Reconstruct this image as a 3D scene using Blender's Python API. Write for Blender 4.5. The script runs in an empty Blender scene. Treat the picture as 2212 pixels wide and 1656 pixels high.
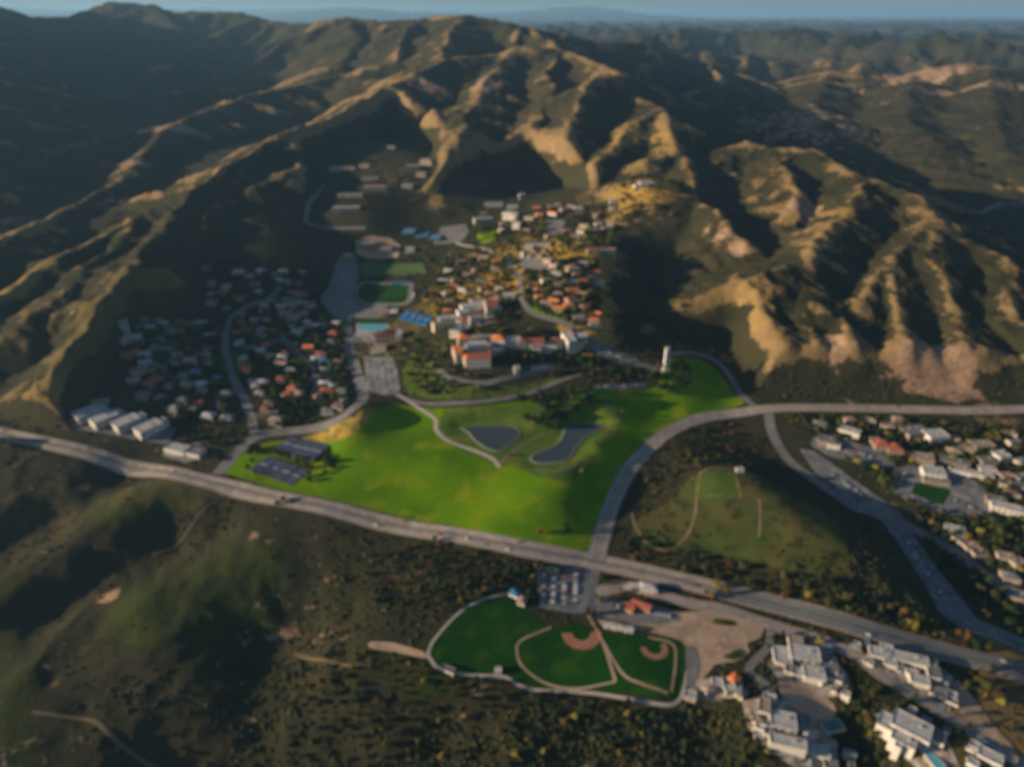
import bpy, bmesh, math, random
import numpy as np
from mathutils import Vector, Matrix
R = math.radians
random.seed(7); rng = np.random.default_rng(7)
SC = bpy.context.scene

# ------------------------------------------------------------------ camera
CAM_H, PITCH, FPX = 480.0, R(28.3), 1475.0          # FPX: focal length for a 2212 px wide picture
cam_d = bpy.data.cameras.new('camera'); cam = bpy.data.objects.new('camera', cam_d)
SC.collection.objects.link(cam); SC.camera = cam
cam_d.sensor_width = 36.0; cam_d.lens = 36.0 * FPX / 2212.0
cam.location = (0, 0, CAM_H); cam.rotation_euler = (R(90) - PITCH, 0, 0)
cam_d.clip_start = 1.0; cam_d.clip_end = 250000.0
cam_d.dof.use_dof = True                             # the photograph is out of focus all over: the lens is focused close by
cam_d.dof.focus_distance = 3.0; cam_d.dof.aperture_fstop = 1.15

# ------------------------------------------------------------------ sky, sun, exposure
SUN_EL, SUN_AZ = R(12.0), R(-98)                     # azimuth clockwise from +Y (the viewing direction)
world = bpy.data.worlds.new('World'); SC.world = world; world.use_nodes = True
wt = world.node_tree; wt.nodes.clear()
sky = wt.nodes.new('ShaderNodeTexSky'); sky.sky_type = 'NISHITA'; sky.sun_disc = False
sky.sun_elevation = SUN_EL; sky.sun_rotation = SUN_AZ
sky.air_density = 1.0; sky.dust_density = 1.0; sky.ozone_density = 2.6; sky.altitude = 300
bg = wt.nodes.new('ShaderNodeBackground'); bg.inputs['Strength'].default_value = 0.05
wo = wt.nodes.new('ShaderNodeOutputWorld')
wt.links.new(sky.outputs[0], bg.inputs[0]); wt.links.new(bg.outputs[0], wo.inputs[0])
sun_d = bpy.data.lights.new('sun', 'SUN'); sun_d.energy = 5.0; sun_d.angle = R(0.6); sun_d.color = (1.0, 0.77, 0.50)
sun = bpy.data.objects.new('sun', sun_d); SC.collection.objects.link(sun)
sv = Vector((math.sin(SUN_AZ) * math.cos(SUN_EL), math.cos(SUN_AZ) * math.cos(SUN_EL), math.sin(SUN_EL)))
sun.rotation_euler = sv.to_track_quat('Z', 'Y').to_euler(); sun.location = sv * 2000
SC.view_settings.view_transform = 'Standard'; SC.view_settings.look = 'None'
SC.view_settings.gamma = 1.0; SC.view_settings.use_curve_mapping = False
SC.view_settings.exposure = 0.88
SC.render.engine = 'CYCLES'
SC.cycles.max_bounces = 5; SC.cycles.diffuse_bounces = 2; SC.cycles.volume_bounces = 1
SC.cycles.transparent_max_bounces = 6; SC.cycles.use_denoising = True

# ------------------------------------------------------------------ noise
_perm = rng.permutation(512); _ga = rng.uniform(0, 2 * math.pi, 512)
def noise(x, y, seed=0):
    x = np.asarray(x, float) + seed * 37.17; y = np.asarray(y, float) + seed * 11.71
    xi = np.floor(x).astype(np.int64); yi = np.floor(y).astype(np.int64); xf = x - xi; yf = y - yi
    def g(ix, iy, fx, fy):
        a = _ga[_perm[(ix + _perm[iy & 511]) & 511]]
        return np.cos(a) * fx + np.sin(a) * fy
    u = xf ** 3 * (xf * (xf * 6 - 15) + 10); v = yf ** 3 * (yf * (yf * 6 - 15) + 10)
    n00 = g(xi, yi, xf, yf); n10 = g(xi + 1, yi, xf - 1, yf)
    n01 = g(xi, yi + 1, xf, yf - 1); n11 = g(xi + 1, yi + 1, xf - 1, yf - 1)
    return ((n00 * (1 - u) + n10 * u) * (1 - v) + (n01 * (1 - u) + n11 * u) * v) * 1.5
def fbm(x, y, o=4, seed=0, gain=0.5):
    s = 0; a = 1.0
    for i in range(o):
        s = s + a * noise(x * 2.03 ** i, y * 2.03 ** i, seed + i * 3); a *= gain
    return s
def ridged(x, y, o=4, seed=0, gain=0.5):
    s = 0; a = 1.0
    for i in range(o):
        s = s + a * (1 - 2.2 * np.abs(noise(x * 2.07 ** i, y * 2.07 ** i, seed + i * 5))); a *= gain
    return s
def sstep(a, b, x):
    t = np.clip((x - a) / (b - a), 0, 1); return t * t * (3 - 2 * t)

# ------------------------------------------------------------------ survey: points read off the photograph, turned into metres
CT, ST = math.cos(PITCH), math.sin(PITCH)
def slope_v(v): return math.tan(PITCH - math.atan((828.0 - v) / FPX))
def pz(u, v, z):                                     # on the level z
    y = (CAM_H - z) / slope_v(v); return ((u - 1106) / FPX * (y * CT + (CAM_H - z) * ST), y, z)
def py(u, v, y):                                     # at the distance y
    z = CAM_H - y * slope_v(v); return ((u - 1106) / FPX * (y * CT + (CAM_H - z) * ST), y, z)

GROUND = [(-250,900,15),(0,935,4),(230,985,2),(450,1022,0),(900,1115,0),(1290,1200,0),(1700,1300,0),(2212,1450,-2),(2500,1530,-5),
 (785,890,33),(760,915,26),(800,925,19),(850,900,17),(700,945,9),(1000,870,26),(1250,850,30),(1480,800,33),(1560,825,13),(1600,850,8),(1480,860,16),(1560,870,6),(1630,885,6),(960,1000,11),(1240,1030,17),(1215,1100,12),(1195,1150,7),(1290,960,18),(1340,890,19),(1080,1040,11),(1450,925,5),(1385,978,1),(1330,1045,-2),(1302,1110,-2),(720,1005,5),(540,1050,2.5),(555,1000,3),(600,985,3),(640,965,3.2),(705,985,3.5),(650,1040,2.5),(600,1030,3),
 (1060,945,12),(1230,955,11),(1420,890,9),
 (1000,740,58),(1230,745,52),(1100,765,54),(1040,690,66),(930,700,50),(1150,815,36),(1250,790,40),(1000,835,34),(900,850,24),(830,800,26),(830,730,32),(770,850,16),
 (840,630,38),(740,600,36),(740,700,30),(700,640,34),(800,540,44),(880,510,62),(960,500,68),(1100,480,92),(1160,550,92),(1050,620,74),
 (1240,600,100),(1285,680,80),(1285,560,108),(1250,510,104),(1200,460,112),(1310,450,122),(1310,540,112),(1090,435,92),
 (1390,395,166),(1450,400,160),
 (850,350,150),(780,390,130),(750,450,104),(930,365,150),(850,315,160),(780,360,142),(690,480,84),(880,440,100),(800,490,80),
 (520,945,5),(480,700,32),(530,800,18),(500,600,64),(520,640,50),(620,650,46),(300,740,42),(430,740,34),(250,900,12),(350,850,18),(400,920,6),(700,850,12),(650,750,24),(600,920,8),(620,590,60),
 (700,560,52),(560,870,12),(350,960,2),
 (1420,780,40),(1560,770,22),(1480,680,40),(1560,560,72),(1520,420,90),(1450,200,120),(1380,600,62),(1420,690,50),(1340,720,48),
 (1680,890,6),(1800,884,6),(2000,884,6),(2212,884,6),(2400,890,6),(1700,960,-4),(1790,1040,-12),(1900,1130,-20),(2050,1230,-24),(2212,1330,-24),
 (1850,960,0),(2000,980,-4),(2150,1000,-4),(2100,1080,-10),(2150,1200,-16),(2212,1100,-8),(2400,1100,-5),(2400,1300,-20),
 (1500,1010,7),(1590,945,-3),(1655,990,-7),(1720,1040,-12),(1850,1140,-19),(1560,1010,10),(1620,1040,13),(1720,1090,16),(1820,1165,15),(1520,1070,8),(1600,1180,6),(1850,1230,10),(1400,1150,2),(1930,1320,0),(2050,1380,-4),
 (1300,1400,-1),(1100,1370,-1),(1200,1270,-1),(1450,1440,-1),(1600,1370,-1),(1480,1310,-1),(1000,1430,-2),(1430,1500,-2),
 (1750,1440,-1),(1700,1560,-2),(1980,1470,-2),(2000,1600,-3),(2150,1560,-4),(2212,1656,-6),(2300,1500,-10),(1880,1540,-3),
 (850,1560,-12),(1250,1600,-14),(1500,1600,-18),(1100,1656,-20),(1840,1620,-22),(1850,1580,-16),(2130,1640,-6),
 (900,1250,-2),(800,1350,-4),(700,1150,-2),(400,1350,-12),(450,1500,-16),(200,1450,-14),(0,1090,-6),(150,1060,-6),(250,1045,-14),(120,1125,-22),(0,1205,-26),(330,1075,0),(440,1062,0),(220,1125,-3),(110,1200,-8),(20,1290,-14),(60,1600,-10),(300,1600,-18),
 (560,1600,-32),(600,1420,-30),(660,1320,-26),(740,1250,-18),(480,1130,-16),(360,1185,-26),(220,1250,-30),(80,1330,-30),(560,1140,-4),(330,1280,-10),
 (700,1500,-14),(750,1600,-22),(900,1700,-30),(0,1400,-20),(-200,1200,-20),(-300,1500,-25),(2500,1700,-20),(400,1750,-40),(1300,1800,-35),(2000,1850,-20)]
GROUND_FAR = [(300,560,70,1),(0,450,90,1),(150,420,95,1),(450,350,120,1),(100,300,90,1),(300,230,90,1),(1000,340,110,1),(1100,390,96,1),(1200,300,110,1),
 (1640,240,100,1),(1800,300,80,1),(1900,330,70,1),(2150,445,40,1),(2212,520,30,1),(1700,450,90,1),(2400,560,20,1),(-300,600,60,1),(-300,400,60,1),
 (600,500,90,1),(560,440,105,1),(1400,150,150,1)]
RIDGES = {   # name: (slope, gully strength, [(u, v, distance)])
 'B':(0.48,0.8, [(1060,120,2850),(960,130,2700),(860,175,2400),(800,220,2200),(700,262,2000),(600,300,1850),(520,340,1700),(420,400,1500),(400,430,1430),(290,470,1380),(170,530,1250),(0,650,1020),(-150,760,880)]),
 'B1':(0.46,0.5, [(400,430,1430),(345,500,1290),(290,569,1090),(205,686,905),(130,754,840),(75,849,775)]),
 'B2':(0.46,0.5, [(290,470,1380),(230,540,1220),(137,634,1040),(34,720,920),(-40,790,860)]),
 'B3':(0.42,0.4, [(290,569,1090),(262,650,975),(250,730,882),(222,771,843),(171,832,797),(130,884,770)]),
 'B4':(0.46,0.7, [(700,262,2000),(680,330,1780),(600,385,1600),(560,400,1540)]),
 'B5':(0.44,0.6, [(600,300,1850),(560,360,1680),(470,440,1450),(420,520,1280)]),
 'C':(0.48,0.9, [(-250,440,1450),(-150,410,1550),(0,370,1700),(120,335,1900),(240,298,2100),(370,267,2250),(445,240,2450),(547,202,2700),(718,171,3000),(860,130,3250),(900,60,3700)]),
 'C1':(0.48,0.6, [(370,267,2250),(300,350,1850),(240,404,1650),(68,486,1370),(0,527,1250),(-120,590,1120)]),
 'C2':(0.48,0.6, [(300,350,1850),(228,440,1560)]),
 'E':(0.46,1.0, [(-200,290,2500),(0,245,2800),(120,235,3000),(205,210,3300),(275,178,3700),(400,120,4300),(500,60,5000),(560,40,5300)]),
 'E2':(0.46,1.0, [(-100,200,3200),(30,130,4000),(110,90,4700),(235,20,5500)]),
 'E3':(0.46,1.0, [(330,10,5500),(420,90,4700),(560,150,3700)]),
 'S':(0.48,1.0, [(-400,60,5200),(-100,50,5400),(0,40,5500),(60,38,5500),(140,36,5500),(190,20,5500),(235,5,5500),(330,10,5500),(370,28,5500),(420,25,5450),(520,28,5350),(580,45,5200),(650,55,4800),(710,52,4500),(750,38,4200),(830,48,4000),(900,42,3800),(960,35,3700),(1000,33,3600),(1070,45,3500),(1140,60,3400),(1200,75,3400),(1280,88,3500),(1390,95,3700),(1450,115,3700),(1540,140,3600),(1650,180,3400),(1720,215,3100)]),
 'S1':(0.48,0.8, [(750,38,4200),(770,90,3600),(740,130,3300)]),
 'S2':(0.48,0.8, [(900,42,3800),(870,90,3300),(850,130,3000)]),
 'S3':(0.48,0.8, [(1000,33,3600),(960,80,3150),(960,130,2750)]),
 'S4':(0.48,0.8, [(1540,140,3600),(1560,180,3100),(1480,210,2700)]),
 'M1':(0.47,0.6, [(1140,60,3400),(1180,85,3100),(1213,109,2850),(1120,100,2850),(1076,140,2700),(1062,165,2500),(1052,188,2380),(1008,236,2130),(940,240,2100),(850,252,2050),(760,275,1980)]),
 'M2':(0.52,0.6, [(1076,140,2700),(1090,180,2450),(1075,215,2320)]),
 'F':(0.54,0.6, [(1213,109,2850),(1282,130,2600),(1350,164,2400),(1367,212,2180),(1418,232,2050),(1446,270,1880),(1453,325,1720),(1487,369,1590),(1520,430,1430),(1560,480,1310),(1600,535,1200)]),
 'F1':(0.52,0.6, [(1350,164,2400),(1290,170,2250),(1268,192,2130),(1241,256,1930),(1200,320,1750),(1165,383,1600)]),
 'F2':(0.50,0.6, [(1418,232,2050),(1350,290,1850),(1290,350,1680),(1235,415,1500)]),
 'F3':(0.50,0.6, [(1453,325,1720),(1410,345,1650)]),
 'M3':(0.52,0.6, [(1213,109,2850),(1190,150,2550),(1196,195,2330),(1152,273,1950),(1124,359,1680)]),
 'D':(0.50,0.3, [(935,365,1745),(945,410,1570),(950,450,1450)]),
 'M4':(0.54,0.6, [(1008,236,2130),(990,300,1850),(960,360,1680)]),
 'G':(0.42,0.5, [(1573,321,1880),(1614,308,1900),(1682,321,1850),(1758,321,1800),(1775,342,1750),(1853,386,1600),(1922,407,1550),(2007,465,1400),(2076,513,1300),(2178,561,1200),(2230,595,1140),(2400,670,1030)]),
 'G0':(0.42,0.5, [(1682,321,1850),(1700,380,1650),(1720,450,1470)]),
 'G1':(0.42,0.5, [(1853,386,1600),(1840,470,1370),(1760,520,1250),(1720,560,1170),(1744,640,1020),(1722,720,920),(1728,810,850)]),
 'G1b':(0.42,0.5, [(1720,560,1170),(1650,585,1110),(1600,640,1015),(1600,690,935)]),
 'G3':(0.42,0.5, [(1744,640,1020),(1800,690,940),(1850,740,880),(1885,850,815)]),
 'G2':(0.42,0.5, [(2007,465,1400),(1990,520,1270),(1932,568,1165),(1939,650,1005),(1959,702,925),(1983,760,855),(2035,800,815),(2080,865,800)]),
 'G2b':(0.42,0.5, [(1932,568,1165),(1880,610,1080),(1860,650,1010)]),
 'G2c':(0.42,0.5, [(1983,760,855),(1970,810,822),(1965,862,800)]),
 'G4':(0.42,0.5, [(2007,465,1400),(2030,560,1180),(2058,634,1050),(2110,685,965),(2115,753,875),(2178,805,818),(2230,855,790)]),
 'G5':(0.42,0.5, [(2178,561,1200),(2190,640,1045),(2260,720,920),(2330,800,830)]),
 'H':(0.50,0.8, [(1700,200,3500),(1795,156,3450),(1870,166,3350),(1973,162,3300),(2020,148,3300),(2075,140,3300),(2140,146,3250),(2212,160,3200),(2500,170,3000)]),
 'H1':(0.30,0.8, [(1795,156,3450),(1750,220,2900),(1800,270,2500)]),
 'H2':(0.30,0.8, [(1973,162,3300),(1960,250,2600),(2020,320,2200)]),
 'H3':(0.30,0.8, [(2140,146,3250),(2140,240,2600),(2180,330,2100)]),
}
FLAT = [  # built ground, kept smooth: (feather in metres, outline u, v on the level z)
 (50, 8,  [(470,1020),(560,930),(660,960),(790,880),(930,800),(1400,780),(1440,760),(1560,760),(1640,860),(1720,880),(1700,930),(1500,1020),(1340,1200),(2212,1460),(2212,1656),(1900,1656),(1640,1640),(1600,1500),(920,1440),(930,1380),(1100,1270)]),
 (35, 20, [(470,1020),(240,985),(160,920),(200,860),(330,720),(450,690),(460,600),(640,580),(720,560),(790,890)]),
 (40, 45, [(690,640),(740,540),(830,500),(960,480),(1060,430),(1130,420),(1230,460),(1290,520),(1300,680),(1400,790),(900,860),(740,860)]),
 (40, 120,[(680,360),(850,310),(930,340),(920,400),(800,450),(700,470)]),
 (55, 165,[(1375,388),(1415,380),(1440,405),(1390,420)]),
 (30, -10,[(1680,900),(1820,900),(2300,930),(2300,1400),(2050,1350),(1900,1160),(1700,1000)]),
 (18, 2,  [(-100,900),(0,915),(470,1000),(1290,1180),(2300,1450),(2300,1490),(1290,1225),(460,1045),(0,955),(-100,940)]),
 (40, 5,  [(1640,850),(2400,862),(2400,905),(1640,905)]),
]
PONDS = [(12.5, [(998,925),(1032,921),(1090,921),(1117,928),(1121,942),(1097,962),(1076,973),(1056,969),(1029,952),(1015,935)]),
 (12.0, [(1148,993),(1155,983),(1189,969),(1213,952),(1223,928),(1241,918),(1282,916),(1299,921),(1295,928),(1265,942),(1244,966),(1227,990),(1199,998),(1162,1000)])]
gp = np.array([pz(*p) for p in GROUND] + [pz(p[0], p[1], p[2]) for p in GROUND_FAR])
far_ring = [(x, y, z) for x, y, z in ((-2500,1200,40),(-2500,3000,120),(-3000,5000,250),(0,5000,200),(2500,4000,60),(3500,2000,30),(2500,800,0),(2200,300,-30),(-1500,300,-30),(-2000,700,10),(0,100,-60),(-900,150,-50),(900,150,-50))]
gp = np.vstack([gp, np.array(far_ring)])
def tps_fit(p, lam):
    xy = p[:, :2] / 1000.0; n = len(p)
    d = np.hypot(xy[:, None, 0] - xy[None, :, 0], xy[:, None, 1] - xy[None, :, 1])
    K = d ** 2 * np.log(d + 1e-9) + np.eye(n) * lam
    P = np.hstack([np.ones((n, 1)), xy]); A = np.zeros((n + 3, n + 3))
    A[:n, :n] = K; A[:n, n:] = P; A[n:, :n] = P.T
    return np.linalg.solve(A, np.concatenate([p[:, 2], np.zeros(3)])), xy
TW, TXY = tps_fit(gp, 2e-4)
def base_h(x, y):
    X = x / 1000.0; Y = y / 1000.0
    s = TW[-3] + TW[-2] * X + TW[-1] * Y
    for i in range(len(TXY)):
        d2 = (X - TXY[i, 0]) ** 2 + (Y - TXY[i, 1]) ** 2
        s = s + TW[i] * 0.5 * d2 * np.log(d2 + 1e-12)
    return np.clip(s, -60, 260)
def poly_sd(x, y, pts):                               # signed distance, inside negative
    d = np.full(np.shape(x), 1e18); inside = np.zeros(np.shape(x), bool); n = len(pts)
    for i in range(n):
        ax, ay = pts[i]; bx_, by_ = pts[(i + 1) % n]; ex, ey = bx_ - ax, by_ - ay
        t = np.clip(((x - ax) * ex + (y - ay) * ey) / (ex * ex + ey * ey + 1e-9), 0, 1)
        d = np.minimum(d, (x - ax - t * ex) ** 2 + (y - ay - t * ey) ** 2)
        c = ((ay > y) != (by_ > y)) & (x < ex * (y - ay) / (ey if abs(ey) > 1e-9 else 1e-9) + ax)
        inside ^= c
    d = np.sqrt(d); return np.where(inside, -d, d)
# added ridge, unseen to the west, placed to shade the left-hand hills
WEST_SHADE_RIDGE = (.42, .8, np.array([(-2300,1300,380),(-2900,2300,600),(-3600,3200,760),(-4300,4300,900),(-4900,5400,900)], float))
RW = {k: (s, g, np.array([py(p[0], p[1], p[2] * (1 - .07 * min(1, max(0, (p[2] - 950) / 250)) if k[0] == 'G' else 1)) for p in pts])) for k, (s, g, pts) in RIDGES.items()}; RW['W'] = WEST_SHADE_RIDGE
def height(x, y):
    wx = x + 26 * fbm(x / 260, y / 260, 3, 21); wy = y + 26 * fbm(x / 260, y / 260, 3, 31)
    b = base_h(x, y)
    far = np.maximum(sstep(5600, 7600, y), sstep(3900, 4900, y) * sstep(-300, 500, x - .1 * y)); side = np.maximum(sstep(700, 2200, np.where(x > 0, np.abs(x) - 0.75 * y, np.abs(x) - .95 * y - 600)), far)
    b = b + 9 * fbm(x / 300, y / 300, 4, 3) * sstep(0, 60, b)
    best = b.copy()
    X0, Y0, WX0, WY0, BEST = x, y, wx, wy, best
    for k, (sl, gu, P) in RW.items():
        zr_max = P[:, 2].max() + 60; rad = (zr_max + 70) / (sl * .85)
        mk = np.where((WX0 > P[:, 0].min() - rad) & (WX0 < P[:, 0].max() + rad) & (WY0 > P[:, 1].min() - rad) & (WY0 < P[:, 1].max() + rad) & (BEST < zr_max))[0]
        if not len(mk): continue
        x, y, wx, wy, best = X0[mk], Y0[mk], WX0[mk], WY0[mk], BEST[mk]
        d = np.full(np.shape(x), 1e18); zc = np.zeros(np.shape(x)); sg = np.zeros(np.shape(x))
        for i in range(len(P) - 1):
            ax, ay, az = P[i]; ex, ey, ez = P[i + 1] - P[i]
            t = np.clip(((wx - ax) * ex + (wy - ay) * ey) / (ex * ex + ey * ey), 0, 1)
            dd = (wx - ax - t * ex) ** 2 + (wy - ay - t * ey) ** 2
            m = dd < d; d = np.where(m, dd, d); zc = np.where(m, az + t * ez, zc)
        d = np.sqrt(d); dr = P[-1] - P[0]; L = math.hypot(dr[0], dr[1]); cx, cy = dr[0] / L, dr[1] / L
        s = (x * cx + y * cy); q = (-x * cy + y * cx)
        sc = 1.0 if len(P) < 9 else 1.25
        sc *= 1 + 0.35 * min(1.5, max(0, P[:, 1].mean() - 1500) / 1500)
        gy = ridged(s / (150 * sc), q / (900 * sc), 3, abs(hash_(k)) % 17, .42)
        zr = zc + 5 * noise(s / 120, q / 300, 5) - sl * (np.sqrt(d * d + 5 ** 2) - 5) * (1 - 0.10 * np.clip(d / 500, 0, 2))
        zr = zr + gu * (gy - .5) * 27 * sc * np.clip(d / 130, 0, 1)
        kk = 5.0; hh = np.clip(.5 + .5 * (zr - best) / kk, 0, 1)
        BEST[mk] = best * (1 - hh) + zr * hh + kk * hh * (1 - hh) * 0.5
    x, y, wx, wy, best = X0, Y0, WX0, WY0, BEST
    h = best
    rel = sstep(0, 35, h - b)
    h = h + rel * (2.6 * ridged(wx / 62, wy / 62, 3, 9) + 2.0 * ridged(x / 31, y / 31, 2, 19) - 1.4) + (1.2 + 1.2 * sstep(20, 60, b)) * fbm(x / 40, y / 40, 3, 13)
    # foreground bluffs: gullied scrub land
    fl = np.zeros(np.shape(x))
    for f, z, pts in FLAT:
        q = [pz(u, v, z)[:2] for u, v in pts]; fl = np.maximum(fl, 1 - sstep(0, f, poly_sd(x, y, q)))
    bl = sstep(30, -5, b) * (y < 800)
    h = h + bl * (4.5 * ridged(x / 190 + y / 400, y / 330 - x / 500, 3, 40, .4) - 2 + 1.0 * fbm(x / 30, y / 30, 2, 44))
    h = h * (1 - fl) + (base_h(x, y) + 0.0) * fl
    for z, pts in PONDS:                              # the ponds lie level
        pf = 1 - sstep(3, 26, poly_sd(x, y, [pz(u, v, z)[:2] for u, v in pts])); h = h * (1 - pf) + z * pf
    # the hills beyond: rolling country, then a far range
    fh = 60 + 150 * ridged(x / 1900, y / 1700, 5, 50, .58) + 50 * fbm(x / 5000, y / 5000, 2, 60)
    fh = fh + sstep(28000, 44000, y) * 700 * (0.55 + .5 * fbm(x / 9000, y / 20000, 4, 70)) * sstep(3000, -7000, x - 0.22 * y)
    h = h * (1 - side) + fh * side
    h = np.where(far > 0, np.minimum(h, np.maximum(h * 0 + 430, 430) + np.maximum(0, y - 15000) * .05), h) if False else h
    return h
def hash_(k): return sum(ord(c) * (i + 3) for i, c in enumerate(k))

# ------------------------------------------------------------------ ground sheet (finer near, coarser far)
az_mid = np.linspace(-0.80, 0.80, 470); az = np.concatenate([np.linspace(-2.3, -0.82, 45), az_mid, np.linspace(0.82, 1.9, 30)])
rr = [190.0]
while rr[-1] < 4200: rr.append(rr[-1] * 1.0042)
while rr[-1] < 90000: rr.append(rr[-1] * 1.011)
rr = np.array([20.0, 80.0, 140.0] + rr); NR, NA = len(rr), len(az)
AA, RRR = np.meshgrid(az, rr); GX = RRR * np.sin(AA); GY = RRR * np.cos(AA)
GZ = height(GX.ravel(), GY.ravel()).reshape(GX.shape)
lrr = np.log(rr)
def hz(x, y):                                        # height of the built sheet
    x = np.asarray(x, float); y = np.asarray(y, float)
    a = np.interp(np.arctan2(x, y), az, np.arange(NA)); r = np.interp(np.log(np.hypot(x, y)), lrr, np.arange(NR))
    i = np.clip(r.astype(int), 0, NR - 2); j = np.clip(a.astype(int), 0, NA - 2); fi = r - i; fj = a - j
    return (GZ[i, j] * (1 - fi) + GZ[i + 1, j] * fi) * (1 - fj) + (GZ[i, j + 1] * (1 - fi) + GZ[i + 1, j + 1] * fi) * fj
def W(u, v):                                         # where the sight line of a surveyed point meets the ground
    t = slope_v(v); y0, y1 = 250.0, 6000.0
    ys = np.geomspace(y0, y1, 900); zs = CAM_H - ys * t; xs = (u - 1106) / FPX * (ys * CT + ys * t * ST)
    g = hz(xs, ys) - zs; k = np.argmax(g > 0)
    if not (g > 0).any(): k = len(ys) - 1
    k = max(k, 1); f = g[k - 1] / (g[k - 1] - g[k]) if g[k] != g[k - 1] else 0
    y = ys[k - 1] + (ys[k] - ys[k - 1]) * f; x = (u - 1106) / FPX * (y * CT + y * t * ST)
    return float(x), float(y), float(hz(x, y))
def mesh_np(name, V, F, mat=None, smooth=False):
    me = bpy.data.meshes.new(name); V = np.asarray(V, np.float32); F = np.asarray(F, np.int32)
    me.vertices.add(len(V)); me.vertices.foreach_set('co', V.ravel())
    n = F.shape[1]; me.loops.add(F.size); me.loops.foreach_set('vertex_index', F.ravel())
    me.polygons.add(len(F)); me.polygons.foreach_set('loop_start', np.arange(0, F.size, n, dtype=np.int32))
    me.update(calc_edges=True); me.validate()
    if mat: me.materials.append(mat)
    if smooth: me.polygons.foreach_set('use_smooth', np.ones(len(F), bool))
    return me
def link(name, me, parent=None, **kw):
    o = bpy.data.objects.new(name, me); SC.collection.objects.link(o)
    if parent: o.parent = parent
    for k, v in kw.items(): o[k] = v
    return o
# ------------------------------------------------------------------ materials
def nd(nt, t, **kw):
    n = nt.nodes.new(t)
    for k, v in kw.items():
        if k in n.inputs: n.inputs[k].default_value = v
        else: setattr(n, k, v)
    return n
def ramp(nt, fac, stops):
    n = nt.nodes.new('ShaderNodeValToRGB'); e = n.color_ramp.elements
    while len(e) < len(stops): e.new(0.5)
    for i, (p, c) in enumerate(stops):
        e[i].position = p; e[i].color = (c, c, c, 1) if isinstance(c, (int, float)) else (*c, 1)
    nt.links.new(fac, n.inputs[0]); return n.outputs[0]
def mix(nt, f, a, b, mode='MIX'):
    n = nt.nodes.new('ShaderNodeMix'); n.data_type = 'RGBA'; n.blend_type = mode
    for i, x in ((0, f), (6, a), (7, b)):
        if isinstance(x, (int, float)): n.inputs[i].default_value = x if i == 0 else (x, x, x, 1)
        elif isinstance(x, tuple): n.inputs[i].default_value = (*x, 1)
        else: nt.links.new(x, n.inputs[i])
    return n.outputs[2]
def noise_n(nt, co, scale, detail=4, rough=.55, dist=0):
    n = nd(nt, 'ShaderNodeTexNoise'); n.inputs['Scale'].default_value = scale; n.inputs['Detail'].default_value = detail
    n.inputs['Roughness'].default_value = rough; n.inputs['Distortion'].default_value = dist
    if co is not None: nt.links.new(co, n.inputs['Vector'])
    return n.outputs['Fac']
MATS = {}
def mat(name, c1, c2=None, scale=.2, rough=.85, bump=0, rnd=0, spec=.3, detail=5, lo=.35, hi=.65, c3=None, s3=1.5):
    if name in MATS: return MATS[name]
    m = bpy.data.materials.new(name); m.use_nodes = True; nt = m.node_tree; b = nt.nodes['Principled BSDF']
    b.inputs['Roughness'].default_value = rough; b.inputs['Specular IOR Level'].default_value = spec
    g = nd(nt, 'ShaderNodeNewGeometry'); co = g.outputs['Position']
    if c2 is None: c2 = tuple(x * .8 for x in c1)
    f = ramp(nt, noise_n(nt, co, scale, detail), [(lo, 0.0), (hi, 1.0)]); c = mix(nt, f, c1, c2)
    if c3: c = mix(nt, ramp(nt, noise_n(nt, co, s3, 3), [(.52, 0.0), (.66, 1.0)]), c, c3)
    if rnd:
        oi = nd(nt, 'ShaderNodeObjectInfo'); h = nd(nt, 'ShaderNodeHueSaturation')
        mr = nd(nt, 'ShaderNodeMapRange'); mr.inputs[3].default_value = 1 - rnd; mr.inputs[4].default_value = 1 + rnd
        nt.links.new(oi.outputs['Random'], mr.inputs[0]); nt.links.new(mr.outputs[0], h.inputs['Value']); nt.links.new(c, h.inputs['Color'])
        m2 = nd(nt, 'ShaderNodeMath', operation='MULTIPLY_ADD'); m2.inputs[1].default_value = .06; m2.inputs[2].default_value = .47
        nt.links.new(oi.outputs['Random'], m2.inputs[0]); nt.links.new(m2.outputs[0], h.inputs['Hue']); c = h.outputs[0]
    nt.links.new(c, b.inputs['Base Color'])
    if bump:
        bp = nd(nt, 'ShaderNodeBump'); bp.inputs['Distance'].default_value = bump; bp.inputs['Strength'].default_value = .6
        nt.links.new(noise_n(nt, co, scale * 6, 4), bp.inputs['Height']); nt.links.new(bp.outputs[0], b.inputs['Normal'])
    MATS[name] = m; return m
asphalt = mat('asphalt', (.17,.165,.17), (.12,.118,.122), .05, .9, c3=(.21,.20,.195), s3=.12)
asphalt_lot = mat('asphalt_lot', (.15,.16,.18), (.09,.095,.11), .06, .9, c3=(.24,.235,.23), s3=.10)
asphalt_pale = mat('asphalt_pale', (.31,.26,.24), (.19,.175,.18), .035, .9, c3=(.37,.31,.28), s3=.09)
shoulder = mat('road_shoulder', (.30,.23,.17), (.17,.13,.09), .09, .95, c3=(.36,.29,.22), s3=.3)
paint_w = mat('road_paint', (.65,.65,.62), (.5,.5,.47), 1.5)
paint_y = mat('road_paint_yellow', (.6,.42,.08), (.5,.34,.08), 1.5)
concrete = mat('concrete', (.42,.38,.34), (.32,.29,.27), .15, .85, c3=(.5,.46,.4), s3=.6)
yard = mat('villa_yard', (.42,.37,.33), (.24,.19,.15), .09, .9, c3=(.07,.075,.03), s3=.13, lo=.45, hi=.55)
track = mat('track_earth', (.15,.11,.065), (.10,.08,.045), .05, .95)
track2 = mat('plateau_track_earth', (.24,.17,.11), (.17,.13,.07), .08, .95)
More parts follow.
